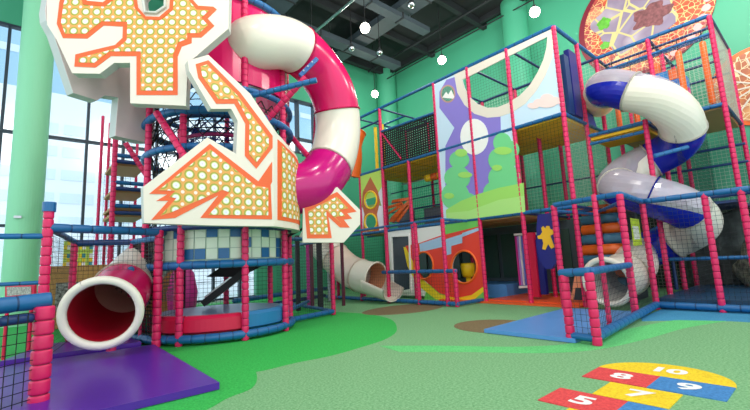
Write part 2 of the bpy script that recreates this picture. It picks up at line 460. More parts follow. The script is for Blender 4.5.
for x in (6.65, 7.4, 8.12, 8.8): mb.box((x, YW+.1, 6.0), (.06, .24, 2.0), MULL)
for z in (5.0, 5.55, 7.0): mb.box((7.72, YW+.1, z), (2.2, .24, .06), MULL)
f = struct(w.build('window_2')); mb.build('window_frame', f)
# columns
def column(x, y, r, n, M=GCOL):
    mb = MB(); mb.rings([(x, y, 0), (x, y, ZC)], r, 40, M); struct(mb.build('trim_%d' % n, smooth=False))
column(.02, 11.3, .3, 1); column(11.65, 12.05, .42, 2, GWALL); column(11.75, 5.95, .4, 3, GWALL)
# ceiling beams
n = 10
for y in (-2.5, 0, 2.4, 4.8, 7.2, 9.6, 11.9):
    mb = MB(); mb.box((3.5, y, ZC-.12), (17, .16, .24), BEAMG); struct(mb.build('trim_%d' % n)); n += 1
for x in (-3, 0, 3, 6, 9, 11.6):
    mb = MB(); mb.box((x, 4.2, ZC-.1), (.12, 16.6, .2), BEAMG); struct(mb.build('trim_%d' % n)); n += 1
def duct(pts, w, h, label, grp=None):
    mb = MB()
    for a, b in zip(pts, pts[1:]):
        mb.bar(a, b, w, h, DUCT)
        L = (Vector(b)-Vector(a)).length; k = int(L/1.2)
        for i in range(1, k): p = Vector(a).lerp(Vector(b), i/k); q = Vector(a).lerp(Vector(b), i/k+.04/L); mb.bar(p, q, w+.05, h+.05, BEAMG)
    t = thing('air_duct', tuple(pts[0]), label, 'duct'); mb.build('casing', t)
    for a, b in zip(pts, pts[1:]):
        for f in (.1, .37, .63, .9):
            p = Vector(a).lerp(Vector(b), f); q = MB(); q.rings([p+Vector((0,0,h/2-.01)), (p.x, p.y, ZC-.01)], .015, 6, STEEL); q.build('hanger_rod', t)
    return t
duct([(8.6, 3.2, 8.75), (8.6, 12.2, 8.75)], .6, .22, 'grey rectangular air duct running under the ceiling nearest the right green wall')
duct([(5.2, 5.0, 8.6), (5.2, 12.2, 8.6)], .7, .3, 'grey rectangular air duct under the ceiling above the pink and cream tube slide')
duct([(2.0, 10.3, 8.45), (10.6, 10.3, 8.45)], .4, .2, 'grey air duct crossing the others close to the far wall')
duct([(2.0, 7.9, 8.35), (9.6, 7.9, 8.35)], .3, .16, 'slim grey air duct crossing under the ceiling at mid hall')
mb = MB(); mb.rings([(10.6, 1.0, 8.9), (10.6, 12.0, 8.9)], .035, 8, BEAMG); mb.rings([(11.4, 1.0, 8.7), (11.4, 12.0, 8.7)], .02, 8, BEAMG); one(mb, 'ceiling_pipe', 'thin dark twin pipe running below the ceiling along the right wall', 'pipe', base=(11, 6.5, 8.7))
t = thing('cable_tray', (6.2, 8, 7.8), 'pale steel rail under the ceiling left of the bright central lamp', 'rail')
mb = MB(); mb.rings([(6.2, 4.0, 7.8), (6.2, 12.0, 7.8)], .035, 8, STEEL); mb.build('rail', t)
for y in (4.5, 7, 9.5, 11.8): mb = MB(); mb.rings([(6.2, y, 7.82), (6.2, y, ZC-.01)], .01, 6, STEEL); mb.build('hanger_rod', t)

# pendant lamps
LG = mat('lamp_globe', '#fff8ea', .4, emit=14)
def lamp(p, r, label, lit=True, power=120, grp='bright globe pendants'):
    t = thing('pendant_lamp' if lit else 'ceiling_downlight', p, label, 'lamp', grp if not label else None)
    mb = MB(); mb.rings([Vector(p)+Vector((0,0,r*math.cos(a*math.pi/10)*-1)) for a in range(11)], [max(.002, r*math.sin(a*math.pi/10)) for a in range(11)], 20, LG if lit else STEEL, cap=False)
    mb.build('globe' if lit else 'reflector', t, smooth=True)
    mb = MB(); mb.rings([Vector(p)+Vector((0,0,r*.9)), (p[0], p[1], ZC-.02)], .012, 6, BLACK); mb.rings([Vector(p)+Vector((0,0,r*.8)), Vector(p)+Vector((0,0,r*1.4))], r*.4, 12, BEAMG)
    mb.build('cord', t)
    if lit:
        ld = bpy.data.lights.new('lamp_light', 'POINT'); ld.energy = power; ld.shadow_soft_size = r*1.1; ld.color = (1, .95, .86)
        lo = bpy.data.objects.new('lamp_light', ld); col.objects.link(lo); lo.location = (0, 0, -r*1.9-.05); lo.parent = t
for (p, l) in (((6.63, 7.56, 7.2), 'bright white globe lamp hanging right of the arching tube slide, nearest to it'),
               ((9.72, 7.45, 7.2), 'bright white globe lamp hanging above the dark net section, before the green wall'),
               ((9.68, 10.65, 7.2), 'bright white globe lamp hanging deepest, before the corner column'),
               ((9.72, 4.35, 7.2), 'bright white globe lamp hanging right of the green wall column, topmost right')):
    lamp(p, .13, l, power=90)
for (p, l) in (((7.23, 6.39, 7.5), 'unlit round ceiling light highest right of the bright central lamp'),
               ((7.3, 8.99, 7.5), 'unlit round ceiling light just left of the corner, left one of two'),
               ((8.16, 8.66, 7.5), 'unlit round ceiling light just left of the corner, right one of two')):
    lamp(p, .1, l, lit=False)

# wall roundels
def roundel(name, yy, zz, r, label, kind):
    t = thing(name, (XW-.05, yy, zz), label, 'wall art')
    n = Vector((-1, 0, 0)); o = Vector((XW-.01, yy, 0)); u = Vector((0, -1, 0))
    def C(cx, cz, rx, rz, M, t1, wob=0, nn=48, part='medallion'):
        mb = MB(); pts = []
        for i in range(nn):
            a = 2*math.pi*i/nn; k = 1+wob*math.sin(5*a+cx*7)+wob*.6*math.sin(9*a+cz*3); pts.append((cx+rx*k*math.cos(a), zz+cz+rz*k*math.sin(a)))
        mb.sheet(pts, o, u, n, 0, t1, M); return mb
    if kind == 1:
        C(0, 0, r, r, MURR, .03).build('rim', t); C(.08, 0, r*.95, r*.95, MUR1, .04).build('cell_field', t)
        m2 = C(-.12, .12, r*.62, r*.6, MUR2, .05, .1)
        m2.build('mauve_field', t)
        m3 = MB()
        for (cx, cz, rx, rz) in ((-.95, .25, .17, .17), (-.2, 1.05, .2, .12), (-1.0, -.45, .12, .1), (.75, .75, .2, .12)):
            q = C(cx*.9, cz*.9, rx, rz, MURG, .056, .12, 24); m3.add(q.v, q.f, MURG)
        m3.build('green_leaves', t)
        C(.25, -.1, .42, .3, mat('mural_umber', '#7c4c50', .6, vary=.4, vscale=14), .056, .16).build('brown_centre', t)
        m4 = MB()
        for i in range(16):
            a = -1.3+i*.16; m4.sheet(ell(math.cos(a)*r*.9, zz+math.sin(a)*r*.9, .09, .09, 10), o, u, n, 0, .05, MURP)
        m4.build('pink_beads', t)
    else:
        C(0, 0, r, r, ORV, .03).build('rim', t); C(0, 0, r*.9, r*.9, MUR3, .04).build('cell_field', t)
        m3 = MB()
        for i in range(14):
            a = i*.45; m3.strand((XW-.06, yy, zz), (XW-.06, yy+math.cos(a)*r*.75, zz+math.sin(a)*r*.75), .02, CREAM)
        m3.build('radiating_veins', t)
    return t
roundel('wall_medallion', 2.6, 7.04, 1.56, 'huge round maroon, red and mauve patterned mural disc on the green wall', 1)
roundel('wall_medallion', .61, 4.4, .9, 'smaller orange and cream round mural disc low on the green wall at the right edge', 2)

# outside
def building(x0, x1, y, z1, label, M1, M2, fl=1.6):
    t = thing('office_building', ((x0+x1)/2, y, 0), label, 'building')
    mb = MB(); mb.box(((x0+x1)/2, y+4, z1/2), (x1-x0, 8, z1), M1); mb.build('facade', t)
    z = 1.4
    while z < z1-1.2:
        mb = MB(); k = int((x1-x0)/2.2)
        for i in range(k): mb.box((x0+1.1+i*2.2, y-.02, z), (1.9, .1, .7), M2)
        mb.build('window_band', t); z += fl
    return t
building(-16, 26, 34, 13.5, 'white office building with window bands seen through the glass wall', BWHITE, BGLASS)
building(-12, 40, 46, 30, 'pale blue tower rising behind the white office building outside', BSKY, BGLASS, 4)
mb = MB(); mb.box((5, 32, -.2), (80, 39, .3), PAVE); tag(mb.build('pavement', base=(5, 32, -.35)), 'pale paved ground outside the glass wall', 'pavement')

# ================================================================== MAIN PLAY FRAME
X0, X1, X2, X3 = 7.42, 8.45, 9.5, 11.5
XM = 10.5
Z1, Z2, Z3 = 1.77, 3.51, 5.25
fr = thing('climbing_frame', (X0, 6, 0), 'large three-level climbing frame of pink padded posts and blue beams on the right', 'climbing frame')
def post(root, x, y, z0, z1, r=.045, M=PINK, pitch=.095): mb = MB(); mb.pad([(x, y, z0), (x, y, z1)], r, M, pitch); return mb.build('post', root, smooth=True)
def beam(root, a, b, r=.04, M=BLUE, name='beam', pitch=.2, dip=.9): mb = MB(); mb.pad([a, b] if len(a) == 3 and not hasattr(a[0], '__len__') else a, r, M, pitch, dip=dip); return mb.build(name, root, smooth=True)
def deck(root, x0, x1, y0, y1, z, M=YDECK, th=.05, name='deck'): mb = MB(); mb.box(((x0+x1)/2, (y0+y1)/2, z-.01-th/2), (x1-x0-.08, y1-y0-.08, th), M); return mb.build(name, root)
for y, zt in ((3, Z3), (4, Z3), (5, Z3), (6, Z3), (7, Z2), (8, Z3), (9, Z3), (10, Z1)): post(fr, X0, y, 0, zt)
for y, zt in ((4, Z2), (5, Z3), (6, Z3), (7, Z2), (8, Z3), (9, Z3)): post(fr, X2, y, 0, zt)
for y, zt in ((3, Z3), (4, Z2), (6, Z2), (8, Z2), (9, Z2)): post(fr, X1, y, 0, zt)
for x, y, z0, zt in ((X2, 3, 0, Z3), (X2, 2, 0, Z3), (X2, 1, 0, Z3), (X3, 3, 0, Z3), (X3, 2, 0, Z3), (X3, 1, 0, Z3), (X1, 2, 0, 3.3), (XM, 2, 0, Z3), (XM, 3, 0, Z3)): post(fr, x, y, z0, zt)
# beams along the long face
beam(fr, (X0, 3, Z3), (X0, 9, Z3)); beam(fr, (X0, 3, Z2), (X0, 9.3, Z2)); beam(fr, (X0, 3, Z1), (X0, 10, Z1))
for x in (X1, X2):
    beam(fr, (x, 3, Z2), (x, 9, Z2), .032, DBLUE); beam(fr, (x, 3, Z1), (x, 10, Z1), .032, DBLUE)
beam(fr, (X2, 3, Z3), (X2, 9, Z3), .032, DBLUE); beam(fr, (X1, 8, Z3), (X1, 9, Z3), .032)
for y in (3, 4, 5, 6, 8, 9):
    beam(fr, (X0, y, Z3), (X2, y, Z3), .04 if y == 3 else .028, BLUE if y == 3 else DBLUE)
for y in (3, 4, 5, 6, 7, 8, 9):
    beam(fr, (X0, y, Z2), (X2, y, Z2), .036 if y == 3 else .03, BLUE if y == 3 else DBLUE); beam(fr, (X0, y, Z1), (X2, y, Z1), .03, DBLUE)
for z in (2.6, 4.1, 4.55): beam(fr, (X2, 3, z), (X2, 9, z), .022, DBLUE)
beam(fr, (X0, 8, 4.9), (X0, 9, 4.9), .028, DBLUE)
# right block beams
for z in (Z3, 4.9): beam(fr, (X2, 1, z), (X2, 3, z), .04 if z == Z3 else .03)
beam(fr, (X2, 1, Z2), (X2, 3, Z2), .04)
for x in (XM, X3):
    for z in (Z2, 4.7, Z3): beam(fr, (x, 1, z), (x, 3, z), .028, DBLUE)
for y in (1, 2, 3):
    for z in (Z2, Z3): beam(fr, (X2, y, z), (X3, y, z), .034, DBLUE)
for z in (2.9, 2.55): beam(fr, (XM, .9, z), (XM, 3, z), .028, DBLUE)
beam(fr, (X1, 2, 3.25), (X1, 3, 3.25), .036); beam(fr, (X1, 2, 3.08), (X1, 3, 3.08), .032)
beam(fr, (X1, 2, 3.25), (X2, 2, 3.25), .03, DBLUE)
# decks
for y0, y1 in ((3, 4), (4, 5), (5, 6), (6, 7), (7, 8), (8, 9)):
    for xa, xb in ((X0, X1), (X1, X2)):
        deck(fr, xa, xb, y0, y1, Z2, YDECK); 
        if y0 != 3: deck(fr, xa, xb, y0, y1, Z1, TAN)
deck(fr, X1, X2, 2, 3, 3.22, YDECK); deck(fr, X2, X3, 1, 3, Z2, TAN)
deck(fr, X2, X3, 1.0, 3, Z1, DBLUE)
# nets
def netpart(root, *a, **k):
    mb = MB(); net(mb, *a, **k); return mb.build('safety_net', root)
netpart(fr, (X2+.02, 3), (X2+.02, 9), 0.1, Z3, NETL, sp=.085, r=.003)
netpart(fr, (X2, 1), (X2, 3), Z2, Z3, NETL, sp=.07, r=.0016)
netpart(fr, (X3, 1), (X3, 3), 0, Z3, NETL, sp=.08, r=.0035)
netpart(fr, (X2, 1), (X3, 1), Z2, Z3, NETL, sp=.07, r=.003)
netpart(fr, (X0+.03, 3), (X0+.03, 4), Z1, Z2, NETD, sp=.07, r=.002)
netpart(fr, (X0+.03, 6), (X0+.03, 8), Z1, Z2, NETD, sp=.08, r=.002)
netpart(fr, (X0, 3), (X2, 3), Z1, Z2, NETL, sp=.07, r=.002)
netpart(fr, (X1, 1.6), (X2+2, 1.6), 0.05, Z2, NETD, sp=.08, r=.0025)
# thick dark rope net with diamond look between y=6 and 8 on the top level
mb = MB(); A, B = (X0, 6, Z2+.06), (X0, 8, Z2+.06)
z6, z8 = hit(436, 112, x=X0).z, hit(383, 131, x=X0).z
ny, nz = 26, 15
for i in range(ny+1):
    t = i/ny; mb.strand((X0, 6+2*t, Z2+.05), (X0, 6+2*t, z6+(z8-z6)*t), .022, BLACK)
for j in range(nz+1):
    q = j/nz; mb.strand((X0, 6, Z2+.05+(z6-Z2-.05)*q), (X0, 8, Z2+.05+(z8-Z2-.05)*q), .024, BLACK)
mb.build('rope_net', fr)
beam(fr, (X0, 6, z6), (X0, 8, z8), .034)
mb = MB(); mb.pad([(X0+.02, 7.95, z8-.05), (X0+.02, 7.25, Z2+.1)], .04, PINK, .1); mb.build('brace', fr, smooth=True)
# dark board put in for the shaded lower interior; panes and level-two screens
mb = MB(); mb.box((X2-.1, 6.1, .88), (.03, 5.6, 1.64), mat('interior_shade', '#4a5a60', .6)); mb.build('interior_shade_board', fr)
for i in range(9):
    yy = 3.6+.62*i; mb = MB(); mb.box((X2-.14, yy, .95), (.03, .5, 1.1), mat('smoked_pane', '#3b5a50', .25)); mb.build('smoked_pane', fr)
for y in (6.4, 7.3, 8.4):
    mb = MB(); mb.box((X1+.2, y, Z1+.33), (.05, .7, .6), GREYP); mb.build('padded_screen', fr)
for i in range(4):
    beam(fr, (X1+.1, 6.1, Z1+.35+.3*i), (X1+.1, 8.9, Z1+.35+.3*i), .018, DBLUE)

P0 = Plane(X0+.0, 0, 90)   # long face: s = y, normal toward -x
def panel(name, label, cat='panel'):
    return thing(name, (X0, 5, 2), label, cat)
# ---- big scenic print (upper): three posts wide with a netted round opening
def polyc(cyy, czz, r, a0, a1, n=24): return [(cyy+r*math.cos(math.radians(a0+(a1-a0)*i/n)), czz+r*math.sin(math.radians(a0+(a1-a0)*i/n))) for i in range(n+1)]
sc = thing('scenic_panel', (X0, 4.5, Z1), 'tall printed panel with purple balloon shape, green bushes and a netted round opening', 'panel')
# outline in metres: y 3..6 upper, y 4..6 lower
openc = [P0.on(p) for p in ((463,80),(465,88),(470,97),(478,104),(488,108),(498,107.5),(508,103.5),(520,96),(530,86),(538,73),(544,60),(547,48),(548,37))]
mb = MB()
band = [P0.on(p) for p in ((455,76),(458,93),(465,105),(475,114),(488,118),(500,117),(512,113),(526,104),(537,91),(546,76),(553,58),(554,40))]
full = [(3.03, 5.2), (3.03, Z2), (4.0, Z2), (4.0, Z1+.03), (5.97, Z1+.03), (5.97, 5.2)]
mb.sheet(full, P0.o, P0.u, P0.n, .0, .02, SKYB, holes=[openc])
L1, L2, L3, L4 = .023, .026, .029, .032
bandp = [(band[0][0], 5.2)] + band + [(band[-1][0], 5.2)]
def pz(pts): return [P0.on(p) for p in pts]
mb.sheet(pz([(447,80),(440,92),(440,108),(455,128),(446,146),(446,200),(490,200),(499,180),(502,150),(501,114),(488,116),(475,112),(464,103),(458,92),(456,77)]), P0.o, P0.u, P0.n, .02, L1, PURP)
mb.sheet(bandp, P0.o, P0.u, P0.n, .02, L2, CREAM, holes=[openc])
mb.sheet(pz(ell(475,137,14,18)), P0.o, P0.u, P0.n, .02, L3, WHITE)
mb.sheet(pz(ell(448.5,94,7.5,9)), P0.o, P0.u, P0.n, .02, L2, mat('badge_rim', '#c99a8c', .5))
mb.sheet(pz(ell(448.5,94,6,7.5)), P0.o, P0.u, P0.n, .02, L3, mat('badge_green', '#5e9c86', .5, vary=.4, vscale=30))
mb.sheet(pz([(443,98),(447,92),(449,95),(452,90),(455,97),(454,99)]), P0.o, P0.u, P0.n, .02, L4, WHITE)
# bushes
def blob(circles, M, lv):
    for (a, b, rx, ry) in circles: mb.sheet(pz(ell(a, b, rx, ry, 20)), P0.o, P0.u, P0.n, .02, lv, M)
lv = L3+.001
for k, q in enumerate(((460,160,10,9),(458,178,13,12),(456,196,14,14),(464,204,16,12),(503,143,9,10),(503,160,14,13),(505,178,16,14),(500,192,16,12),(512,150,8,9))):
    blob([q], GREENT, lv+.0006*k)
for k, q in enumerate(((462,153,6,4),(466,175,7,3),(450,196,5,3),(504,151,9,4),(498,168,5,3))): blob([q], GREENL, L4+.006+.0005*k)
hill = [(448,222),(447,210),(462,201),(480,194),(500,188),(520,184),(524.5,183),(525.5,212)]
mb.sheet(pz(hill), P0.o, P0.u, P0.n, .02, L4+.009, GREENL)
mb.sheet(pz([(448,222),(447,213),(470,211),(500,200),(525,196),(526,212)]), P0.o, P0.u, P0.n, .02, L4+.0105, mat('hill_light', '#b6ea86', .5))
# cloud
for k, q in enumerate(((540,103,6,4),(548,99,7,5),(555,101,7,4),(534,106,6,3),(547,104,10,4))):
    mb.sheet(pz(ell(*q, 18)), P0.o, P0.u, P0.n, .02, L3+.0006*k, CLOUD)
mb.build('printed_board', sc, base=None)
m2 = MB(); 
for i in range(38):
    yv = 3.1+i*.066; 
    if yv < 5.3: m2.strand((X0+.012, yv, 4.15), (X0+.012, yv, 5.2), .0022, NETD)
for j in range(17): m2.strand((X0+.012, 3.12, 4.15+.066*j), (X0+.012, 5.25, 4.15+.066*j), .0022, NETD)
m2.build('opening_net', sc)

# ---- red boat panel with two portholes
bt = thing('boat_panel', (X0, 5.8, 0), 'red boat shaped panel with yellow rim and two round portholes', 'panel')
mb = MB(); hA = pz(ell(424.5,265.5,9,13,26)); hB = pz(ell(465,267,12,15.5,26))
bx = P0.poly([(391,229)])[0]
mb.sheet([(5.03, .08), (7.35, .08), (7.9, .08), (7.9, Z1-.04), (5.03, Z1-.04)], P0.o, P0.u, P0.n, .0, .015, mat('panel_white', '#f2f2ee', .5), holes=[hA, hB, pz([(392,236),(410.5,235),(412,290),(394,293)])])
mb.sheet(pz([(450,213),(480,221),(486,300),(424,301),(440,240),(444,232)]), P0.o, P0.u, P0.n, .015, .018, GREENM, holes=[hB])
mb.sheet(pz([(404,247),(409,247),(414,262),(424,280),(440,294),(458,298),(472,294),(486,283),(486,290),(474,300),(456,303),(436,299),(418,285),(408,266)]), P0.o, P0.u, P0.n, .015, .024, YPR)
mb.sheet(pz([(406,246),(420,243),(440,236),(481,226),(486,285),(472,295),(456,298),(440,293),(425,280),(414,262)]), P0.o, P0.u, P0.n, .015, .027, RED, holes=[hA, hB])
mb.sheet(pz([(420,244),(444,236),(444,240),(463,234),(463,243),(452,246),(452,254),(444,256),(443,247),(421,252)]), P0.o, P0.u, P0.n, .015, .030, SILV)
mb.sheet(pz([(463,233),(481,227),(481,230),(463,237)]), P0.o, P0.u, P0.n, .015, .031, SILV)
hb2 = mb.build('hull_board', bt)
mb = MB(); P0.add(mb, [(392,236),(410.5,235),(412,290),(394,293)], -.03, -.01, mat('tinted_window', '#44505c', .2)); mb.build('window_pane', bt)
for hh, c in ((ell(424.5,265.5,9.6,13.6,30), 0), (ell(465,267,12.8,16.3,30), 1)):
    mb = MB(); mb.rings([Vector((X0-.03, a, b)) for a, b in pz(hh+[hh[0]])], .025, 8, ORV, cap=False); mb.build('porthole_ring', hb2, smooth=True)
mb = MB(); q = pz([(392,236),(410.5,235),(412,290),(394,293)]); q = [Vector((X0-.03, a, b)) for a, b in q]
for a, b in zip(q, q[1:]+q[:1]): mb.bar(a, b, .04, .06, WHITE)
mb.build('window_surround', bt)
# bucket seat and stripes behind the portholes
t = thing('toddler_rocker', (8.4, 5.5, 0), 'yellow toddler seat on a post visible through the right porthole', 'seat')
c = at(468, 270, 9.3); mb = MB(); mb.rings([c+Vector((0,0,-.16)), c+Vector((0,0,-.14)), c+Vector((0,0,.1)), c+Vector((0,0,.16))], [.1, .14, .17, .15], 14, YEL); mb.build('seat_shell', t, smooth=True)
mb = MB(); mb.rings([(c.x, c.y, 0), (c.x, c.y, c.z-.14)], .06, 12, YEL); mb.build('stem', t, smooth=True)

# ---- porthole tower panel (orange character with lime background)
tp = thing('rocket_panel', (X0, 8.5, Z1), 'lime panel with an orange rocket shape and two round yellow portholes', 'panel')
mb = MB(); h1 = pz(ell(371.5,200,5.4,8,20)); h2 = pz(ell(371.5,222,5.4,7.5,20))
mb.sheet([(8.05, Z1+.03), (8.95, Z1+.03), (8.95, Z2-.04), (8.05, Z2-.04)], P0.o, P0.u, P0.n, 0, .02, mat('panel_pale', '#efe6f0', .5), holes=[h1, h2])
mb.sheet([(8.05, 3.0), (8.3, 2.75), (8.7, 2.75), (8.95, 2.6), (8.95, Z2-.04), (8.05, Z2-.04)], P0.o, P0.u, P0.n, .02, .023, LIME)
mb.sheet(pz([(362,208),(364,190),(371,182),(378,190),(382,206),(376,204),(367,206)]), P0.o, P0.u, P0.n, .02, .025, mat('leaf_print', '#8aa03c', .5), holes=[h1])
mb.sheet(pz([(363.5,232),(365,214),(362.5,204),(363.5,192),(371,177),(378.5,191),(380.5,202),(377.5,214),(380,231)]), P0.o, P0.u, P0.n, .02, .028, BROWN, holes=[h1, h2])
tb_ = mb.build('printed_board', tp)
for hh in (ell(371.5,200,6,8.6,24), ell(371.5,222,6,8.1,24)):
    mb = MB(); mb.rings([Vector((X0-.03, a, b)) for a, b in pz(hh+[hh[0]])], .026, 8, YEL, cap=False); mb.build('porthole_ring', tb_, smooth=True)
    
# orange hand climber
t = thing('hand_sign', (X1, 7.4, 2.3), 'orange open hand shaped cut-out hanging inside the frame by the rocket panel', 'decoration')
PH = Plane(7.75, 0, 90); mb = MB()
for seg in ([(389,222),(392,217),(410,199),(412,202),(395,222)], [(388,215),(390,212),(403,203),(404,206)], [(388,209),(389,206),(402,202),(403,205)], [(392,203),(393,200),(411,197),(411,200)], [(395,221),(408,205),(411,206),(399,222)]):
    PH.add(mb, seg, 0, .03, ORV)
mb.build('cut_out', t)

# yellow balusters, rollers
for i, yy in enumerate((8.12, 8.42)):
    t = thing('upright_bolster', (7.6, yy, Z2), 'slim yellow padded column on the upper level, %s of the two' % ('right' if i == 0 else 'left'), 'bolster')
    mb = MB(); mb.pad([(7.6, yy, Z2), (7.6, yy, Z2+1.35)], .05, YEL, .3); mb.build('sleeve', t, smooth=True)
t = thing('roller_bar', (X1-.3, 6.6, 2.9), 'yellow and orange padded roller spanning inside the middle level', 'roller')
for k in range(4):
    mb = MB(); mb.rings([(X1-.3, 6.2+.22*k, 3.12), (X1-.3, 6.4+.22*k, 3.12)], .1, 16, YEL if k % 2 else ORV); mb.build('roller', t, smooth=True)
mb = MB(); mb.rings([(X1-.3, 6.0, 3.12), (X1-.3, 8.0, 3.12)], .02, 8, STEEL); mb.build('axle', t)

# orange hood slide on far upper left of frame
t = thing('orange_hood', (X0+.5, 9.3, 3.3), 'glossy orange curved slide hood left of the yellow columns', 'slide')
fr_pts = [at(350,176,10.4), at(352,160,10.4), at(352,145,10.5), at(356,132,10.6)]
tube_slide(t, fr_pts, .26, [(0, 3, ORV, ORV)], per=5)

# ---- lower left fence of the frame (x=6.5)
XF = 6.5
fe = thing('low_fence', (XF, 6.5, 0), 'low pink and blue padded fence standing before the boat panel', 'fence')
for y, zt in ((5.05, .74), (6.05, Z1), (7, Z1), (8, .74), (9, Z1)): post(fe, XF, y, 0, zt)
post(fe, XF, 5.28, 0, Z1)
beam(fe, (XF, 5.0, .7), (XF, 7.2, .7), .042); beam(fe, (XF, 5.0, .06), (XF, 9.6, .06), .045)
beam(fe, (XF, 5.05, .06), (X0-.06, 5.05, .06), .04); beam(fe, (XF, 5.28, Z1-.02), (X0-.08, 5.28, Z1-.02), .034)
beam(fe, (XF, 5.28, Z1), (XF, 9.6, Z1), .03, BLUE)
netpart(fe, (XF, 7), (XF, 9.4), .1, Z1, NETD, sp=.07, r=.0018)
netpart(fe, (XF, 5.05), (XF, 7), .1, .7, NETD, sp=.07, r=.0018)

# ---- orange mat
mb = MB(); mb.box((8.35, 4.05, .03), (1.75, 1.95, .05), OMAT); mb.box((7.5, 4.6, .02), (.5, 3.1, .035), OMAT)
one(mb, 'foam_mat', 'orange foam mat on the floor under the frame, behind the boat fence', 'mat')
# blue platform behind
mb = MB(); mb.box((9.0, 5.7, .16), (1.5, 1.4, .3), BMAT); one(mb, 'foam_block', 'low blue foam platform inside the frame right of the boat panel', 'foam block')
# striped strip curtain
t = thing('strip_curtain', (8.6, 4.6, .2), 'hanging curtain of pink, lavender and blue fabric strips in the lower frame', 'curtain')
cc = [MAG, LAV, WHITE, mat('strip_blue', '#6a7cd8', .5), LAV, MAG, WHITE, LAV, mat('strip_dark', '#4a2a6c', .5), MAG]
for i in range(10):
    a = at(516+i*2.0, 240-.15*i, 9.2); b = at(519.5+i*1.8, 282, 9.2); mb = MB(); mb.bar((a.x, a.y, .28), (a.x, a.y, 1.38), .03, .045, cc[i]); mb.build('strip', t)
a = at(514, 236, 9.2); b = at(537, 234, 9.2); mb = MB(); mb.bar((a.x, a.y, 1.42), (b.x, b.y, 1.42), .05, .05, WHITE); mb.build('header_rail', t)
mb = MB(); mb.bar((a.x, a.y, .24), (b.x, b.y, .24), .05, .05, WHITE); mb.build('bottom_rail', t)
# navy flap with yellow splat
PB = Plane(6.95, 3.35, 90)
t = thing('punch_pad', (6.95, 3.6, .9), 'navy rounded hanging pad with a yellow splat figure', 'hanging pad')
mb = MB(); PB.add(mb, [(538,215),(556,212),(558,225),(559,250),(557,262),(552,269),(546,269),(540,260),(537,246),(537,228)], -.06, .02, NAVY); mb.build('pad_body', t)
mb = MB(); PB.add(mb, [(543,232),(542,228),(544,226),(546,229),(547,226),(550,226),(551,229),(554,230),(554,234),(551,236),(553,241),(555,247),(552,249),(549,244),(546,250),(543,249),(544,243),(543,239),(539,239),(538,236),(541,235)], .02, .03, mat('splat_yellow', '#f4b81e', .45)); mb.build('splat', t)
mb = MB(); mb.strand((6.95, hit(541,215,x=6.95).y, hit(541,215,x=6.95).z), (6.95, hit(541,215,x=6.95).y, Z1), .006, BLACK); mb.strand((6.95, hit(554,213,x=6.95).y, hit(554,213,x=6.95).z), (6.95, hit(554,213,x=6.95).y, Z1), .006, BLACK); mb.build('strap', t)
# red and navy leaning pad behind, orange cone
mb = MB(); mb.box((7.9, 4.15, .75), (.1, .2, 1.3), REDV); mb.box((7.95, 3.98, .7), (.1, .12, 1.1), NAVY); one(mb, 'upright_pad', 'tall red and navy upright pad behind the hanging navy pad', 'pad')
mb = MB(); mb.add([(8.1,3.55,.05),(8.1,3.15,.05),(8.5,3.15,.05),(8.5,3.55,.05),(8.2,3.45,.55),(8.2,3.25,.55),(8.4,3.25,.55),(8.4,3.45,.55)], [(0,1,5,4),(1,2,6,5),(2,3,7,6),(3,0,4,7),(4,5,6,7),(3,2,1,0)], mat('cone_orange', '#f09a72', .5)); one(mb, 'foam_wedge', 'pale orange tapered foam block on the orange mat behind the navy pad', 'foam block')
# ball machine style red drum
mb = MB(); mb.rings([(9.3, 3.3, .1), (9.3, 3.3, .5), (9.3, 3.3, .9), (9.3, 3.3, 1.3)], [.16, .22, .2, .1], 16, REDV); one(mb, 'skittle_bag', 'red rounded punch bag standing left of the orange and blue steps', 'punch bag', smooth=True)

# ---- right front bay: x 6.57
rb = thing('front_bay', (6.57, 2.5, 0), 'front bay of pink posts with blue rails and net round the white tube slide exit', 'climbing frame')
XB, XC = 6.57, 7.6
post(rb, 6.82, 3.1, 0, Z1, .05); post(rb, XB, 2.0, 0, Z1, .05); post(rb, XC, 2.0, 0, Z1-.05, .045)
post(rb, 5.44, 1.95, 0, Z1-.1, .03); 
for y in (1.2, .79): post(rb, XC, y, 0, Z1-.03, .045)
post(rb, 8.3, 2.55, 0, Z1, .035)
beam(rb, (6.82, 3.1, Z1), (XB, 2.0, Z1), .045); mb = MB(); mb.pad([(XB, 2.0, Z1), (XC, 2.0, Z1-.05), (XC, .5, Z1-.05)], .045, BLUE, .2, dip=.9); mb.build('beam', rb, smooth=True)
beam(rb, (6.82, 3.1, Z1-.1), (X1, 3.0, Z1-.1), .03); beam(rb, (XB, 2.0, Z1-.12), (X1, 3.0, Z1-.06), .028); beam(rb, (XB, 2.05, 1.4), (X1, 2.6, 1.4), .028)
post(rb, 4.51, 2.02, 0, .72, .048); post(rb, 4.47, 1.74, 0, .74, .048)
beam(rb, (4.51, 2.07, .73), (4.47, 1.72, .75), .045); beam(rb, (4.47, 1.72, .75), (XB-.03, 1.98, .74), .042)
beam(rb, (4.51, 2.02, .07), (4.47, 1.74, .07), .04); beam(rb, (4.47, 1.76, .08), (XC, 2.0, .08), .055)
mb = MB(); mb.pad([(XC, 2.0, .08), (XC, 1.2, .07), (XC, -.5, .07)], .05, BLUE, .25, dip=.95); mb.build('beam', rb, smooth=True)
netpart(rb, (4.48, 1.78), (XB, 1.98), .1, .7, NETD, sp=.065, r=.0022)
netpart(rb, (4.51, 2.0), (4.47, 1.76), .1, .7, NETD, sp=.065, r=.0022)
netpart(rb, (XB, 1.98), (XC, 2.0), .1, Z1-.05, NETD, sp=.065, r=.0022)
netpart(rb, (XC, 2.0), (XC, .4), .1, Z1-.06, NETD, sp=.065, r=.0024)
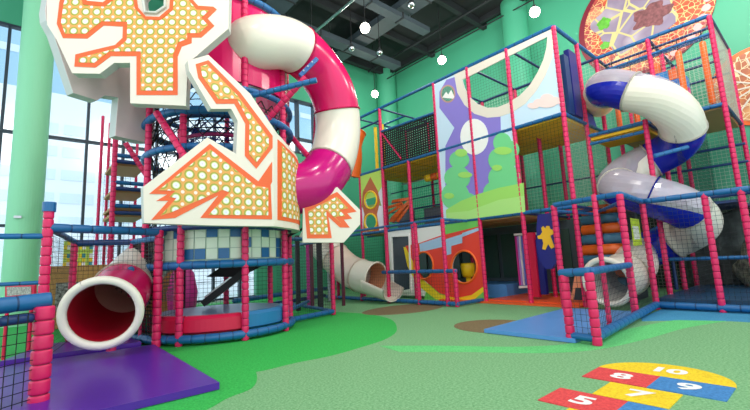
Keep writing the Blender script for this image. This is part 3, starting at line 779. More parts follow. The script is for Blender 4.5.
beam(rb, (X1, 2.0, Z1-.02), (X1, .4, Z1-.02), .04, DBLUE); beam(rb, (8.7, 2.2, .75), (8.7, .4, .75), .03, BLUE)
mb = MB(); mb.box((9.2, 1.0, .09), (3.0, 2.0, .16), mat('bay_floor_blue', '#17466a', .5)); mb.build('padded_floor', rb)
# blue landing mat
mb = MB(); P_ = [(4.45, 3.07), (4.45, 1.95), (6.9, 2.03), (6.85, 3.1)]
flat_poly(mb, P_, .006, .05, BMAT); one(mb, 'landing_mat', 'light blue foam landing mat before the right hand tube slide', 'mat')
# dark rocks / moulded scenery behind the net
ROCK = mat('moulded_rock', '#3a4240', .8, vary=.5, vscale=5, bump=1, bscale=8)
def rock(c, s, label, M=ROCK):
    bm = bmesh.new(); bmesh.ops.create_icosphere(bm, subdivisions=4, radius=1)
    rnd = random.Random(int(c[0]*100+c[1]*10)); ph = [rnd.uniform(0, 6) for _ in range(9)]
    for v in bm.verts:
        p = v.co; k = 1+.14*math.sin(4*p.x+ph[0])*math.cos(3*p.y+ph[1])+.1*math.sin(7*p.y+ph[2]+3*p.z)+.07*math.sin(11*p.z+ph[3]+5*p.x)
        v.co = Vector((p.x*s[0]*k, p.y*s[1]*k, max(p.z*k, -.15)*s[2]))
    me = bpy.data.meshes.new('rock'); bm.to_mesh(me); bm.free(); me.materials.append(M)
    for pl in me.polygons: pl.use_smooth = True
    o = bpy.data.objects.new('moulded_rock', me); col.objects.link(o); o.location = c; tag(o, label, 'rock')
rock((10.4, .55, .3), (.6, .8, .95), 'dark moulded rock with pale speckles behind the right net, lower one', mat('rock_pale', '#8a8878', .9, vary=.9, vscale=9, bump=1, bscale=10))
rock((11.2, 1.7, .25), (.5, .7, 1.5), 'dark moulded rock wall mass behind the spiral slide foot')
mb = MB(); mb.box((11.7, .8, .9), (.1, 5.0, 1.75), mat('shade_dark_green', '#27402e', .7, vary=.3, vscale=3)); one(mb, 'shade_backing', 'dark green board standing in for the shade behind the right net', 'board')  # dark sheet in place of the shade behind the net
# lime sign
t = thing('rules_sign', (8.0, 2.3, 1.0), 'lime green rules sign with a white panel hanging in the front bay', 'sign')
PS = Plane(7.75, 0, 90); mb = MB(); PS.add(mb, [(630.5,218),(639,219.5),(642.5,245),(634,246)], 0, .02, mat('sign_lime', '#c8e832', .5)); mb.build('board', t)
mb = MB(); PS.add(mb, [(633,226),(638.5,226.5),(640.5,239),(635,239.5)], .02, .025, mat('sign_print', '#e6f4e8', .5)); mb.build('printed_field', t)
q = PS.on((635,218)); mb = MB(); mb.strand((7.75, q[0], q[1]), (7.75, q[0], Z1-.05), .004, BLACK); mb.build('cord', t)

# ---- orange / slate steps
SN = ['lowest', 'second lowest', 'third lowest', 'fourth lowest', 'middle', 'fourth highest', 'third highest', 'second highest', 'topmost']
for k in range(9):
    x = 8.0+.12*k; z = .16+.205*k
    mb = MB(); mb.rings([(x, 2.5+.02*k, z), (x, 2.52+.02*k, z), (x, 3.22+.03*k, z), (x, 3.24+.03*k, z)], [.09, .108, .108, .09], 16, ORV if k % 2 == 0 else STEPB)
    one(mb, 'roller_step', '%s padded step roller, %s of the stair behind the front bay' % ('orange' if k % 2 == 0 else 'slate blue', SN[k]), 'step', group='padded roller steps', smooth=True)
mb = MB(); mb.add([(8.0,2.52,.04),(9.15,2.52,1.9),(9.15,2.52,.04),(8.0,3.45,.04),(9.15,3.45,1.9),(9.15,3.45,.04)], [(0,1,2),(3,5,4),(0,3,4,1),(1,4,5,2),(0,2,5,3)], mat('ramp_dark', '#2a3038', .7)); one(mb, 'stair_wedge', 'dark foam wedge carrying the orange and slate roller steps', 'foam block', base=(8.8, 2.9, .04))

# ---- tall navy pad on the side face
mb = MB(); mb.box((8.05, 3.0, 4.25), (.34, .1, 1.35), NAVY); mb.box((7.75, 3.0, 4.15), (.2, .08, 1.2), DBLUE); one(mb, 'upright_pad', 'tall navy padded board standing on the upper side of the frame near the corner', 'pad')
mb = MB(); mb.add([(8.75,3.12,Z2+.03),(9.45,3.12,Z2+.03),(8.75,3.12,4.75),(8.75,3.2,Z2+.03),(9.45,3.2,Z2+.03),(8.75,3.2,4.75)], [(0,1,2),(3,5,4),(0,3,4,1),(1,4,5,2),(2,5,3,0)], mat('mid_blue_vinyl', '#3a5cc0', .4)); one(mb, 'slide_hood', 'triangular blue hood beside the start of the spiral slide', 'hood')
# hanging orange bags on the right block
for i, (x, y, z0, z1) in enumerate(((10.0, 1.22, 3.7, 5.0), (10.0, 1.62, 3.7, 4.98), (10.0, 2.5, 3.55, 4.8), (9.9, 2.82, 3.55, 4.7))):
    t = thing('hanging_bolster', (x, y, z0), ['orange hanging bolster nearest the right corner post', 'orange hanging bolster second from the right corner post', 'orange hanging bolster left of the coloured blocks', 'orange hanging bolster furthest left behind the cream tube top'][i], 'bolster', 'orange hanging bolsters')
    mb = MB(); mb.rings([(x, y, z0), (x, y, z0+.03), (x, y, z1-.03), (x, y, z1)], [.035, .055, .055, .03], 14, ORV); mb.build('sleeve', t, smooth=True)
    mb = MB(); mb.rings([(x, y, z1), (x, y, Z3)], .01, 6, BLACK); mb.build('strap', t)
beam(fr, (10.0, 1, Z3-.02), (10.0, 3, Z3-.02), .028, DBLUE)
for i, top in enumerate((6, 5, 5, 4)):
    for j in range(top):
        q = (i+j*2) % 5
        M = [ORV, mat('block_blue', '#2a8ad8', .4), MAG, mat('block_blue2', '#1f6fd0', .4), mat('block_blue', '#2a8ad8', .4)][q]
        nm = ['orange', 'blue', 'magenta', 'dark blue', 'blue'][q]
        mb = MB(); mb.box((10.3, 2.1-.15*i, 3.64+.24*j), (.2, .145, .235), M)
        one(mb, 'foam_brick', '%s foam brick, %s brick from the bottom in the %s column from the left' % (nm, ['first', 'second', 'third', 'fourth', 'fifth', 'sixth'][j], ['first', 'second', 'third', 'fourth'][i]), 'foam brick', 'stepped foam bricks on the upper right deck')

# ---- spiral slide
sp_ = thing('spiral_slide', (8.6, 1.98, 0), 'spiral tube slide of white, blue and clear sections curling down at right', 'slide')
SC = Vector((8.66, 2.08, 0)); SR = .56
def hel(a, z, r=SR): return SC + Vector((r*math.cos(math.radians(a)), r*math.sin(math.radians(a)), z))
class _R(float):
    def __call__(s, t): return float(s)
pts = [Vector((9.3, 3.0, 4.22)), hel(98, 4.1, .6), hel(147, 3.98, .6), hel(182, 3.76), hel(218, 3.55), hel(255, 3.26), hel(292, 3.0), hel(330, 2.82), hel(10, 2.68), hel(55, 2.48), hel(100, 2.22), hel(145, 2.04), hel(190, 1.84), hel(235, 1.62), hel(282, 1.38), hel(330, 1.2), hel(15, 1.02), hel(60, .86), Vector((8.3, 2.42, .7)), Vector((7.65, 2.4, .55)), Vector((7.0, 2.47, .47))]
A0 = .55
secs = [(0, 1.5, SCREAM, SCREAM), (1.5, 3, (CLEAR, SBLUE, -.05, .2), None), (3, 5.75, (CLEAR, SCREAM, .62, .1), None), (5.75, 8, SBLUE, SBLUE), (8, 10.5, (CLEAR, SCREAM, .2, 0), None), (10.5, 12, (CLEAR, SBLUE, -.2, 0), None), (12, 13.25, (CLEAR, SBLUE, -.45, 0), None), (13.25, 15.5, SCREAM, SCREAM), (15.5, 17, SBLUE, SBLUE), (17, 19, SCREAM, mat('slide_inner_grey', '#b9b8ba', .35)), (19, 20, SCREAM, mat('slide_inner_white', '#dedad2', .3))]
tube_slide(sp_, pts, _R(.345), secs, per=8, mouth=(.045, SCREAM), zup=True)
mb = MB(); mb.rings([(9.35, 2.1, .17), (9.35, 2.1, 2.3)], .03, 10, DBLUE); mb.build('support_leg', sp_)
for a, b in (((7.75,1.95,2.55),(8.45,1.98,2.62)),):
    mb = MB(); mb.pad([at(654,156,6.6), at(688,147,6.75)], .035, BLUE, .2); mb.build('padded_bar', fr, smooth=True)

# ---- small rear slide (cream) beside fence
rs = thing('tube_slide', (7.2, 8.3, 0), 'small cream tube slide coming out near the low fence at mid left', 'slide')
pts = [at(312,232,11.0), at(328,250,10.7), at(346,268,10.3), at(362,276,9.9), at(376,279,9.6)]
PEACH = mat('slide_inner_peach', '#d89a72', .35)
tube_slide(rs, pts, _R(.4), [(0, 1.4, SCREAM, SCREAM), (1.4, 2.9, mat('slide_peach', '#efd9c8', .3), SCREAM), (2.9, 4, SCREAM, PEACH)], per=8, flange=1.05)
def trough(root, pts, r0, r1, M, n=16):
    C = crom(pts, 6); o = MB(); L = []
    for i, c in enumerate(C):
        d = (C[min(i+1, len(C)-1)]-C[max(i-1, 0)]).normalized(); u = Vector((0,0,1)); u = (u-d*d.z).normalized(); w = d.cross(u); r = r0+(r1-r0)*i/(len(C)-1)
        a = [c+w*r*math.cos(math.pi+math.pi*k/n)+u*r*math.sin(math.pi+math.pi*k/n) for k in range(n+1)]
        b = [c+w*(r-.03)*math.cos(2*math.pi-math.pi*k/n)+u*(r-.03)*math.sin(2*math.pi-math.pi*k/n) for k in range(n+1)]
        L.append(a+b)
    m_ = 2*(n+1); vs = [v for q in L for v in q]; fs = [(i*m_+k, i*m_+(k+1) % m_, (i+1)*m_+(k+1) % m_, (i+1)*m_+k) for i in range(len(L)-1) for k in range(m_)]
    fs += [tuple(range(m_)), tuple((len(L)-1)*m_+k for k in range(m_))[::-1]]
    o.add(vs, fs, M); o.build('exit_trough', root, smooth=True)
trough(rs, [at(374,279,9.6), at(384,284,9.3), at(394,289,9.0)], .4, .3, SCREAM)
mb = MB(); P_ = Plane(8.3, 9.6, -20); mb.rings([(pts[1].x, pts[1].y, 0), tuple(pts[1]-Vector((0,0,.33)))], .04, 8, STEEL); mb.build('support_leg', rs)
o_ = [at(322,262,10.3), at(335,252,10.3), at(352,245,10.3), at(343,262,10.3)]
# ================================================================== DRAGON TOWER
TC = Vector((2.38, 6.4, 0)); TR = 1.08
tw = thing('play_tower', (TC.x, TC.y, 0), 'round climbing tower of pink posts and blue hoops with a blue checkered band', 'play tower')
def tp_(a, z, r=TR): return TC + Vector((r*math.cos(math.radians(a)), r*math.sin(math.radians(a)), z))
ANG = [222, 266, 306, 345, 20, 65, 110, 155, 182]
for a in ANG: 
    p = tp_(a, 0); post(tw, p.x, p.y, 0, 3.45 if a in (110, 155, 182) else 4.95, .047)
def hoop(z, r=TR, t=.055, M=BLUE, a0=0, a1=360, name='hoop'):
    mb = MB(); n = int(abs(a1-a0)/7.5); pts = [tp_(a0+(a1-a0)*i/n, z, r) for i in range(n+1)]
    mb.pad(pts, t, M, .16, n=10, dip=.9); return mb.build(name, tw, smooth=True)
hoop(.085, TR, .055); hoop(1.02, TR, .055); hoop(2.62, TR+.02, .05); hoop(3.13, TR+.02, .055); hoop(3.5, TR+.02, .045); hoop(4.95, TR+.02, .05, BLUE, 215, 420); hoop(1.52, TR, .04, DBLUE)
# checkered band
mb = MB(); WT = mat('tile_cream', '#d5e2cc', .35); BT = mat('tile_blue', '#17649a', .35); GR = mat('tile_joint', '#9db8a4', .6)
rr_ = random.Random(3); na = 42; da = 360/na; blues = {(0, 1), (0, 3), (0, 6), (1, 4), (1, 8), (2, 0), (2, 2), (2, 6), (2, 8)}
k0 = 0
for j in range(3):
    z0 = 1.09+.145*(2-j)
    for i in range(na):
        a = 230+da*i; b = a+da
        M = BT if ((j, i) in blues or (i > 12 and (i*7+j*5) % 9 < 2)) else WT
        g = .35
        q = [tp_(a+g, z0+.004, 1.01), tp_(b-g, z0+.004, 1.01), tp_(b-g, z0+.141, 1.01), tp_(a+g, z0+.141, 1.01)]
        mb.add(q, [(0, 1, 2, 3)], M)
pts = [tp_(da/2*i, 0, 1.0) for i in range(na*2)]
nn = len(pts); vs = [p+Vector((0,0,1.05)) for p in pts]+[p+Vector((0,0,1.56)) for p in pts]
mb.add(vs, [(i, (i+1) % nn, nn+(i+1) % nn, nn+i) for i in range(nn)], GR); mb.build('checkered_band', tw)
# platform and soft kerb
mb = MB(); mb.rings([TC+Vector((0,0,.29)), TC+Vector((0,0,.33))], .98, 48, PLAT); mb.build('platform', tw)
def kerb(a0, a1, M, z0=.13, z1=.36):
    mb = MB(); n = int((a1-a0)/4); vs = []
    for i in range(n+1):
        a = a0+(a1-a0)*i/n
        for r, z in ((.99, z0), (1.03, z0+.03), (1.03, z1-.04), (.99, z1), (.9, z1), (.9, z0)): vs.append(tp_(a, z, r))
    fs = []
    for i in range(n):
        for k in range(6): fs.append((i*6+k, (i+1)*6+k, (i+1)*6+(k+1) % 6, i*6+(k+1) % 6))
    fs += [tuple(range(6)), tuple(n*6+k for k in range(6))[::-1]]
    mb.add(vs, fs, M); mb.build('soft_kerb', tw, smooth=False)
kerb(223.5, 264.5, REDV); kerb(267.5, 305, BMAT if False else mat('kerb_blue', '#2a7cb4', .4)); kerb(184, 220.5, REDV); kerb(307.5, 343, BMAT)
for z, M in ((1.85, DBLUE),):
    mb = MB(); mb.rings([TC+Vector((0,0,z-.05)), TC+Vector((0,0,z))], .85, 32, mat('tower_deck_dark', '#2a2440', .6)); mb.build('deck', tw)
# spider net lacing between hoops
def lacing(z0, z1, r0, r1, n, M, rad=.008, sh=2, name='lacing_net'):
    mb = MB()
    for i in range(n):
        a = 360*i/n
        for d in (sh, -sh):
            mb.strand(tp_(a, z0, r0), tp_(a+d*360/n, z1, r1), rad, M)
    for k in range(1, 6):
        z = z0+(z1-z0)*k/6; q = [tp_(a, z, r0+(r1-r0)*k/6) for a in range(0, 361, 12)]
        for a, b in zip(q, q[1:]): mb.strand(a, b, rad*.9, M)
    mb.build(name, tw)
lacing(1.6, 2.72, TR-.05, TR-.05, 26, BLACK, .009, 3); lacing(2.8, 3.45, TR-.05, TR-.1, 26, BLACK, .009, 2.5)
lacing(2.78, 3.4, .7, .35, 12, NAVY, .01, 2); lacing(1.9, 2.6, .75, .4, 12, NAVY, .01, 2)
hoop(3.15, .85, .03, DBLUE); hoop(2.3, .9, .03, DBLUE); hoop(2.95, .6, .03, mat('mag_hoop', '#a01a60', .4)); hoop(2.0, .7, .03, MAG)
# pink padded wall at top right of the tower
mb = MB(); vs = []; A = list(range(225, 395, 8))
for a in A:
    for r, z in ((TR-.02, 3.62), (TR-.02, 4.9), (TR-.07, 4.9), (TR-.07, 3.62)): vs.append(tp_(a, z, r))
fs = [(i*4+k, (i+1)*4+k, (i+1)*4+(k+1) % 4, i*4+(k+1) % 4) for i in range(len(A)-1) for k in range(4)] + [(0,1,2,3), tuple((len(A)-1)*4+k for k in (3,2,1,0))]
mb.add(vs, fs, SPINK); mb.build('padded_wall', tw)
def pad_part(root, a, b, r=.045, M=PINK, name='brace', pitch=.1):
    mb = MB(); mb.pad([a, b], r, M, pitch); return mb.build(name, root, smooth=True)
pad_part(tw, at(156,112,5.35), at(187,160,5.2)); 
pad_part(tw, at(306,77,5.9), at(266,121,6.0), .045); pad_part(tw, at(246,97,5.7), at(317,80,5.6), .04, BLUE, 'bar'); 
pad_part(tw, tp_(345, 3.3), at(308,156,6.6), .045)
pad_part(tw, at(302,154,7.0), at(350,163,7.4), .04, BLUE, 'bar')
pad_part(tw, at(314,150,7.2), at(316,110,7.3), .03, PINK)
pad_part(tw, at(118,56,5.25), at(130,52,5.2), .04, SBLUE, 'stub_bar')
# black ramp slide under the tower, visible through the posts
mb = MB(); a, b = at(262,240,6.9), at(205,278,6.6)
mb.bar((a.x, a.y, 1.1), (b.x, b.y, .42), .45, .1, BLK); mb.bar((a.x, a.y, 1.18), (b.x, b.y, .5), .04, .04, STEEL)
mb.build('ramp', tw)
PR = Plane(*at(235,260,6.7).xy, -41.5); mb = MB(); PR.add(mb, [(206,277),(262,240),(262,266),(240,277)], -.04, 0, BLK); mb.build('ramp_side', tw)
mb = MB()
net(mb, (tp_(20,0).x, tp_(20,0).y), (tp_(110,0).x, tp_(110,0).y), .35, 1.0, NETD, .07, .003); mb.build('safety_net', tw)

# tall back panel nets joined right of tower: low fenced path to post (4.49,6.41)
np_ = thing('net_corridor', (4, 6.4, 0), 'dark netted corridor of pink posts right of the round tower', 'net enclosure')
post(np_, 4.5, 6.41, 0, 1.42, .045); post(np_, 4.95, 8.0, 0, 1.6, .045, MAG); post(np_, 5.9, 8.4, 0, 1.7, .04)
p = tp_(300, 0)
beam(np_, (3.42, 6.1, .07), (4.5, 6.41, .07), .045); beam(np_, (3.42, 6.15, .22), (4.95, 8.0, .15), .035)
beam(np_, (3.42, 6.3, 1.42), (4.5, 6.41, 1.42), .035); beam(np_, (4.5, 6.41, 1.42), (5.0, 9.6, 1.42), .035); beam(np_, (4.5, 6.41, .07), (5.0, 9.6, .07), .035)
netpart(np_, (3.45, 6.12), (4.5, 6.41), .1, 1.4, NETD, sp=.055, r=.0022); netpart(np_, (4.5, 6.41), (5.0, 9.6), .1, 1.4, NETD, sp=.07, r=.002)
beam(np_, (3.3, 8.2, .3), (6.4, 9.4, .3), .05, BLUE); beam(np_, (3.3, 8.3, .1), (6.4, 9.5, .1), .05, DBLUE)
for i, (px, w) in enumerate(((298, .09), (312, .07), (320, .12), (343, .06))):
    c = at(px, 285, 8.6+.2*i); mb = MB(); mb.box((c.x, c.y, .8), (w, .05, 1.6), BLK if i % 2 == 0 else mat('deep_maroon', '#5a1830', .5)); mb.build('upright_strip', np_)
# background bits: blurry orange spinner, pale kiosk
t = thing('spinner_toy', tuple(Vector((at(335,260,10.6).x, at(335,260,10.6).y, 0))), 'orange swirl shaped seat behind the dark net left of the cream slide', 'ride')
c = at(333,258,10.6)
mb = MB(); mb.rings(crom([c+RT*-.35-UP*.2, c+RT*-.1+UP*.02, c+RT*.25+UP*.2, c+RT*.4+UP*.15], 6), [.03+.09*math.sin(math.pi*i/18) for i in range(19)], 12, ORV); mb.build('seat', t, smooth=True)
mb = MB(); mb.rings([(c.x, c.y, 0), tuple(c)], .03, 8, STEEL); mb.build('stem', t)

# ---- dragon panels
dr = thing('dragon_figure', (2.2, 4.9, 1.4), 'giant cream dragon cut-out with orange edging and dotted print wrapped round the tower', 'dragon figure')
PATH = [Vector(p) for p in ((.5, 4.86, 0), (2.3, 4.84, 0), (2.5, 4.86, 0), (2.66, 4.92, 0), (2.82, 5.01, 0), (2.96, 5.12, 0), (3.1, 5.26, 0), (3.22, 5.43, 0), (3.32, 5.62, 0), (3.38, 5.84, 0), (3.4, 6.1, 0))]
CUM = [0]
for a, b in zip(PATH, PATH[1:]): CUM.append(CUM[-1]+(b-a).length)
def pnorm(i):
    d = (PATH[min(i+1, len(PATH)-1)]-PATH[max(i-1, 0)]).normalized(); return Vector((d.y, -d.x, 0))
NOR = [pnorm(i) for i in range(len(PATH))]; NOR[0] = Vector((0,-1,0))
def umap(s):
    for i in range(len(PATH)-1):
        if s <= CUM[i+1] or i == len(PATH)-2:
            f = (s-CUM[i])/(CUM[i+1]-CUM[i]); return PATH[i].lerp(PATH[i+1], f), NOR[i].lerp(NOR[i+1], f).normalized()
def path_on(p):
    r = ray(*p); best = None
    for i in range(len(PATH)-1):
        a, d = PATH[i], PATH[i+1]-PATH[i]; n = Vector((d.y, -d.x, 0)); den = r.dot(n)
        if abs(den) < 1e-6: continue
        t = (a-CAM).dot(n)/den; q = CAM+r*t; f = (q-a).dot(d)/d.dot(d)
        if -.001 <= f <= 1.001 or (i == 0 and f < 0):
            if best is None or t < best[0]: best = (t, CUM[i]+f*d.length, q.z)
    if best is None: best = (0, CUM[-1]-.05, CAM.z + (p[1]-265)*-.0158)
    return best[1], best[2]
CUTS = CUM[1:-1]
def pb(mb, pts, t0, t1, M, holes=()): mb.sheet([path_on(p) for p in pts], None, None, None, t0, t1, M, umap=umap, cuts=CUTS)
def dens(pts, step=8):   # densify px polygons so straight edges follow the curve
    o = []
    for a, b in zip(pts, pts[1:]+pts[:1]):
        k = max(1, int(math.hypot(b[0]-a[0], b[1]-a[1])/step))
        if min(a[0], b[0]) < 268 : k = 1 if max(a[0], b[0]) < 268 else k
        o += [(a[0]+(b[0]-a[0])*i/k, a[1]+(b[1]-a[1])*i/k) for i in range(k)]
    return o
BODY = [(144,223),(143,187),(207,137.5),(236,154),(237.5,121),(231,109),(211,109),(189,71),(187.5,61),(208,55),(250,94),(277,134),(286,144),(296,156),(302,168),(303,200),(303,231),(296,229.5),(276,226.5),(210,225.5)]
BODYI = [(148,220),(147,189),(207,142),(240,160),(241,121),(233,106),(213,106),(192,71),(191,63),(207,58.5),(247,97),(274,136),(284,147),(293,158),(300,170),(301,228),(276,223.5),(210,222.5)]
mb = MB(); pb(mb, dens(BODY), -.11, .0, GREYE); pb(mb, dens(BODY), 0, .008, CREAM); bb_ = mb.build('body_board', dr)
mb = MB()
pb(mb, dens([(149,194),(209.5,144),(258,181.5),(271.5,162),(271.5,182),(270,185),(271.5,219.5),(200,218),(218,195.5),(175,218),(151,220),(168,201),(156,201),(167,194.5)]), .008, .014, ORANGE)
pb(mb, dens([(195.4,64.5),(208,60.6),(240,93),(272,136),(272,148),(256,169),(244.5,156),(245,124),(234,104),(216,104),(198,78)]), .008, .014, ORANGE)
pb(mb, dens([(277,139.5),(287,149),(296,159),(301,172),(302.5,200),(302.5,226.5),(290,222),(277,220)]), .008, .014, ORANGE)
mb.build('orange_edging', bb_)
mb = MB()
pb(mb, dens([(158,190.5),(209.5,149.5),(255,186),(262,187),(267.5,188),(267.5,215.5),(208,215),(229,192.5),(222,190),(172,212),(160,216),(176,198.5),(169,197),(175,191)]), .014, .019, DOTS)
pb(mb, dens([(200,67),(206.5,65),(237,96),(268,138),(268,146.5),(256,162.5),(248.5,154.5),(249,123),(236.5,99.5),(218,99.5),(202,77)]), .014, .019, DOTS)
pb(mb, dens([(281,146),(293,158.5),(298,172),(299.5,200),(299.5,221),(290,218.5),(281,216.5)]), .014, .019, DOTS)
mb.build('dotted_field', bb_)
# wing
PWG = Plane(*at(330,215,6.2).xy, -28)
mb = MB(); W = [(302.5,242.5),(343.7,242.5),(360,224.5),(360,210),(337,187),(312,202.3),(303,200)]
PWG.add(mb, W, -.1, 0, GREYE); PWG.add(mb, W, 0, .008, CREAM)
PWG.add(mb, [(304.4,207),(317,201.5),(337,192),(356.5,211.7),(347,213.4),(352,218.6),(343.7,219.8),(349.7,227.6),(340,227.6),(328.3,216.9),(331.7,238.2),(307,238.5)], .008, .014, ORANGE)
PWG.add(mb, [(308,211.5),(318,206),(336.5,197),(348,208.5),(339,210),(345,216),(335,217),(341,223.5),(326,210),(328,234.5),(310.5,234.5)], .014, .019, DOTS2)
mb.build('wing_board', dr)
# head, near side
PH1 = Plane(*at(132,103,4.95).xy, -36)
HO = [(47.5,-5),(47.5,25),(57,40),(72.5,73.5),(100,74),(114.5,63.2),(130.5,63),(130.5,103.5),(186,106),(188,63.5),(228.5,29),(229.5,-10),(215,-50),(180,-75),(110,-75),(70,-50),(52,-25)]
EYE = [(144,1),(146,13.5),(157,14),(166,8),(166,-3),(160,-9),(149,-9),(144,-3)]
mb = MB(); PH1.add(mb, HO, -.12, 0, GREYE, holes=[EYE]); PH1.add(mb, HO, 0, .008, CREAM, holes=[EYE]); hb_ = mb.build('head_board', dr)
EO = [(134,-2),(135.5,9),(146,20.5),(161,21),(173.5,11),(174.5,-3),(170,-14),(158,-20),(145,-18),(136,-9)]
mb = MB(); PH1.add(mb, [(70,-32),(60,3),(57.5,24.5),(63.5,38.5),(88,39),(104,26),(123.5,27),(123,38.5),(115.5,45.5),(90,51.5),(76,55),(75,67),(96,68),(111.5,56.5),(137,56.5),(137,95.4),(178,95.4),(178,57),(182,47),(192,43.5),(192,38),(201.5,38),(214.6,26.3),(207.8,19),(217,10),(213.6,7.3),(198.5,6.3),(190,-3),(182,-50),(90,-50)], .008, .014, ORANGE, holes=[EO])
PH1.add(mb, [(74,-10),(82,-2),(84,5.5),(105.5,7.5),(114,1),(125,-8),(125,-20),(74,-20)], .014, .024, ORANGE)
PH1.add(mb, EO, .008, .026, ORANGE, holes=[[(137,-2),(138.5,8),(146.5,17.5),(160,18),(170,9.5),(171,-2),(167,-11),(158,-16),(146,-15),(139,-8)]])
mb.build('head_edging', hb_)
mb = MB(); PH1.add(mb, [(75,-32),(64.5,5),(62,23.5),(66,34.5),(86.5,34.5),(102.5,22),(128,22.5),(127.5,41),(118,49),(92,55.5),(80,59),(79.5,63),(95,63.5),(110,52),(141.5,52),(141.5,91),(173.5,91),(173.5,55),(178.5,43),(187.5,39.5),(187.5,33.8),(199.5,33.8),(208.5,26),(201.5,18.5),(209.5,11.3),(197,10.5),(186,-3),(178,-46),(94,-46)], .014, .019, DOTSH, holes=[EO])
mb.build('head_dotted_field', hb_)
mb = MB(); PH1.add(mb, [(80,-10),(87,-2),(88,2),(104,3.5),(112,-3),(120,-10),(120,-18),(80,-18)], .024, .028, CREAM)
mb.build('brow_inlay', hb_); mb = MB()
er = [PH1.on(p) for p in EYE]; q = [PH1.o+PH1.u*a+PH1.n*.03+Vector((0,0,b)) for a, b in er]; mb.rings(q+[q[0]], .018, 8, GREYE, cap=False)
mb.build('eye_socket', hb_)
# head, far side (inner face seen)
PH2 = Plane(*at(53,31,5.15).xy, 20)
HF = [(45,10),(46,20),(53,33),(73,93),(97,100.5),(104,95.5),(118,97.5),(115,136),(143,142),(154,142),(156,60),(143,32),(139,10),(136,-20),(120,-60),(70,-50),(50,-20)]
EY2 = [(140,4),(142,24),(151,26),(153.5,18),(153.5,0),(150,-14),(142,-10)]
mb = MB(); PH2.add(mb, HF, 0, .01, SHELL); PH2.add(mb, HF, -.16, 0, mat('panel_edge_slate', '#c4cbc8', .5)); mb.build('far_head_board', dr)
# brackets tying boards to the tower
def brk(p, q):
    mb = MB(); mb.rings([p, q], .02, 8, BEAMG); mb.build('bracket', dr)
brk(Vector((1.2,4.95,2.0)), tp_(215,2.3,1.0)); brk(Vector((2.2,4.94,2.2)), tp_(262,2.3,1.0)); brk(Vector((2.9,5.15,2.0)), tp_(300,2.3,1.0))
h = at(170,70,5.25); brk(h, tp_(225,3.5,1.0)); h = at(200,20,5.45); brk(h, tp_(240,4.6,1.0)); h = at(352,215,6.3); brk(at(310,225,6.35), Vector((3.4,6.1,1.45)))

# ---- big pink / cream tube slide from the tower top
bs = thing('arched_tube_slide', (3.6, 5.6, 2), 'large arching tube slide in cream and bright pink from the tower top', 'slide')
pts = [at(258,66,6.9), at(245,51,6.3), at(261,43,6.1), at(291,46,6.4), at(317,68,6.85), at(333,95,7.05), at(338,128,7.1), at(332,160,6.85), at(315,183,6.45), at(290,191,6.3)]
tube_slide(bs, pts, _R(.395), [(0, 1.2, SCREAM, SCREAM), (1.2, 3.3, SCREAM, SCREAM), (3.3, 5.5, SPINK, SPINK), (5.5, 7.2, SCREAM, SCREAM), (7.2, 9, mat('slide_magenta', '#c41078', .2), SPINK)], per=8, n=32, flange=1.04)
a, b = at(300,76,6.02), at(317,59,6.15); mb = MB(); mb.bar(a, b, .06, .06, mat('clamp_blue', '#1a5c9c', .4)); cp_ = mb.build('clamp_plate', bs)
mb = MB()
for t_ in (.25, .5, .75): p = a.lerp(b, t_)-FW*.04; mb.rings([p, p-FW*.02], .012, 8, STEEL)
mb.build('bolt_row', cp_)
# ================================================================== LEFT: slide exit module
lm = thing('slide_exit_frame', (.8, 5.6, 0), 'pink post and blue beam frame with black netting around the left slide mouth', 'frame')
TL = (.2, 5.45); TRr = (1.36, 5.86)
pc_ = post(lm, TL[0], TL[1], 0, 1.66, .048); mb = MB(); mb.rings([(TL[0], TL[1], 1.64), (TL[0], TL[1], 1.74)], .06, 14, BLUE); mb.build('post_cap', pc_, smooth=False)
post(lm, TRr[0], TRr[1], 0, 1.5, .055, pitch=.1); post(lm, 1.8, 6.51, 0, 1.52, .045); post(lm, .55, 6.9, 0, 1.45, .045); post(lm, 1.22, 6.75, 0, 1.45, .045)
beam(lm, (TL[0], TL[1], 1.47), (TRr[0], TRr[1], 1.47), .05); beam(lm, (.55, 6.9, 1.4), (1.22, 6.75, 1.4), .045, DBLUE); beam(lm, (TL[0], TL[1], 1.47), (.55, 6.9, 1.42), .035)
beam(lm, (TRr[0], TRr[1], 1.47), (1.8, 6.51, 1.5), .045); beam(lm, (TRr[0], TRr[1], .07), (1.22, 6.75, .07), .045, BLUE); beam(lm, (TRr[0], TRr[1], 1.4), (1.22, 6.75, 1.4), .04); beam(lm, (1.05, 5.85, 1.0), (1.2, 6.7, 1.0), .04)
netpart(lm, (.55, 6.9), (1.22, 6.75), .05, 1.4, BLACK, sp=.055, r=.0022); netpart(lm, (TRr[0], TRr[1]), (1.22, 6.75), .05, 1.4, BLACK, sp=.05, r=.008)
netpart(lm, (TL[0], TL[1]), (.55, 6.9), .05, 1.4, BLACK, sp=.06, r=.0022); netpart(lm, (TRr[0], TRr[1]), (1.8, 6.51), .1, 1.45, BLACK, sp=.055, r=.0022)
netpart(lm, (TL[0], TL[1]), (TRr[0], TRr[1]), 1.0, 1.44, BLACK, sp=.055, r=.0018)
beam(lm, (TRr[0], TRr[1], .07), (1.8, 6.4, .07), .05); beam(lm, (TRr[0]+.02, TRr[1], 1.03), (1.75, 5.75, 1.03), .045) if False else None
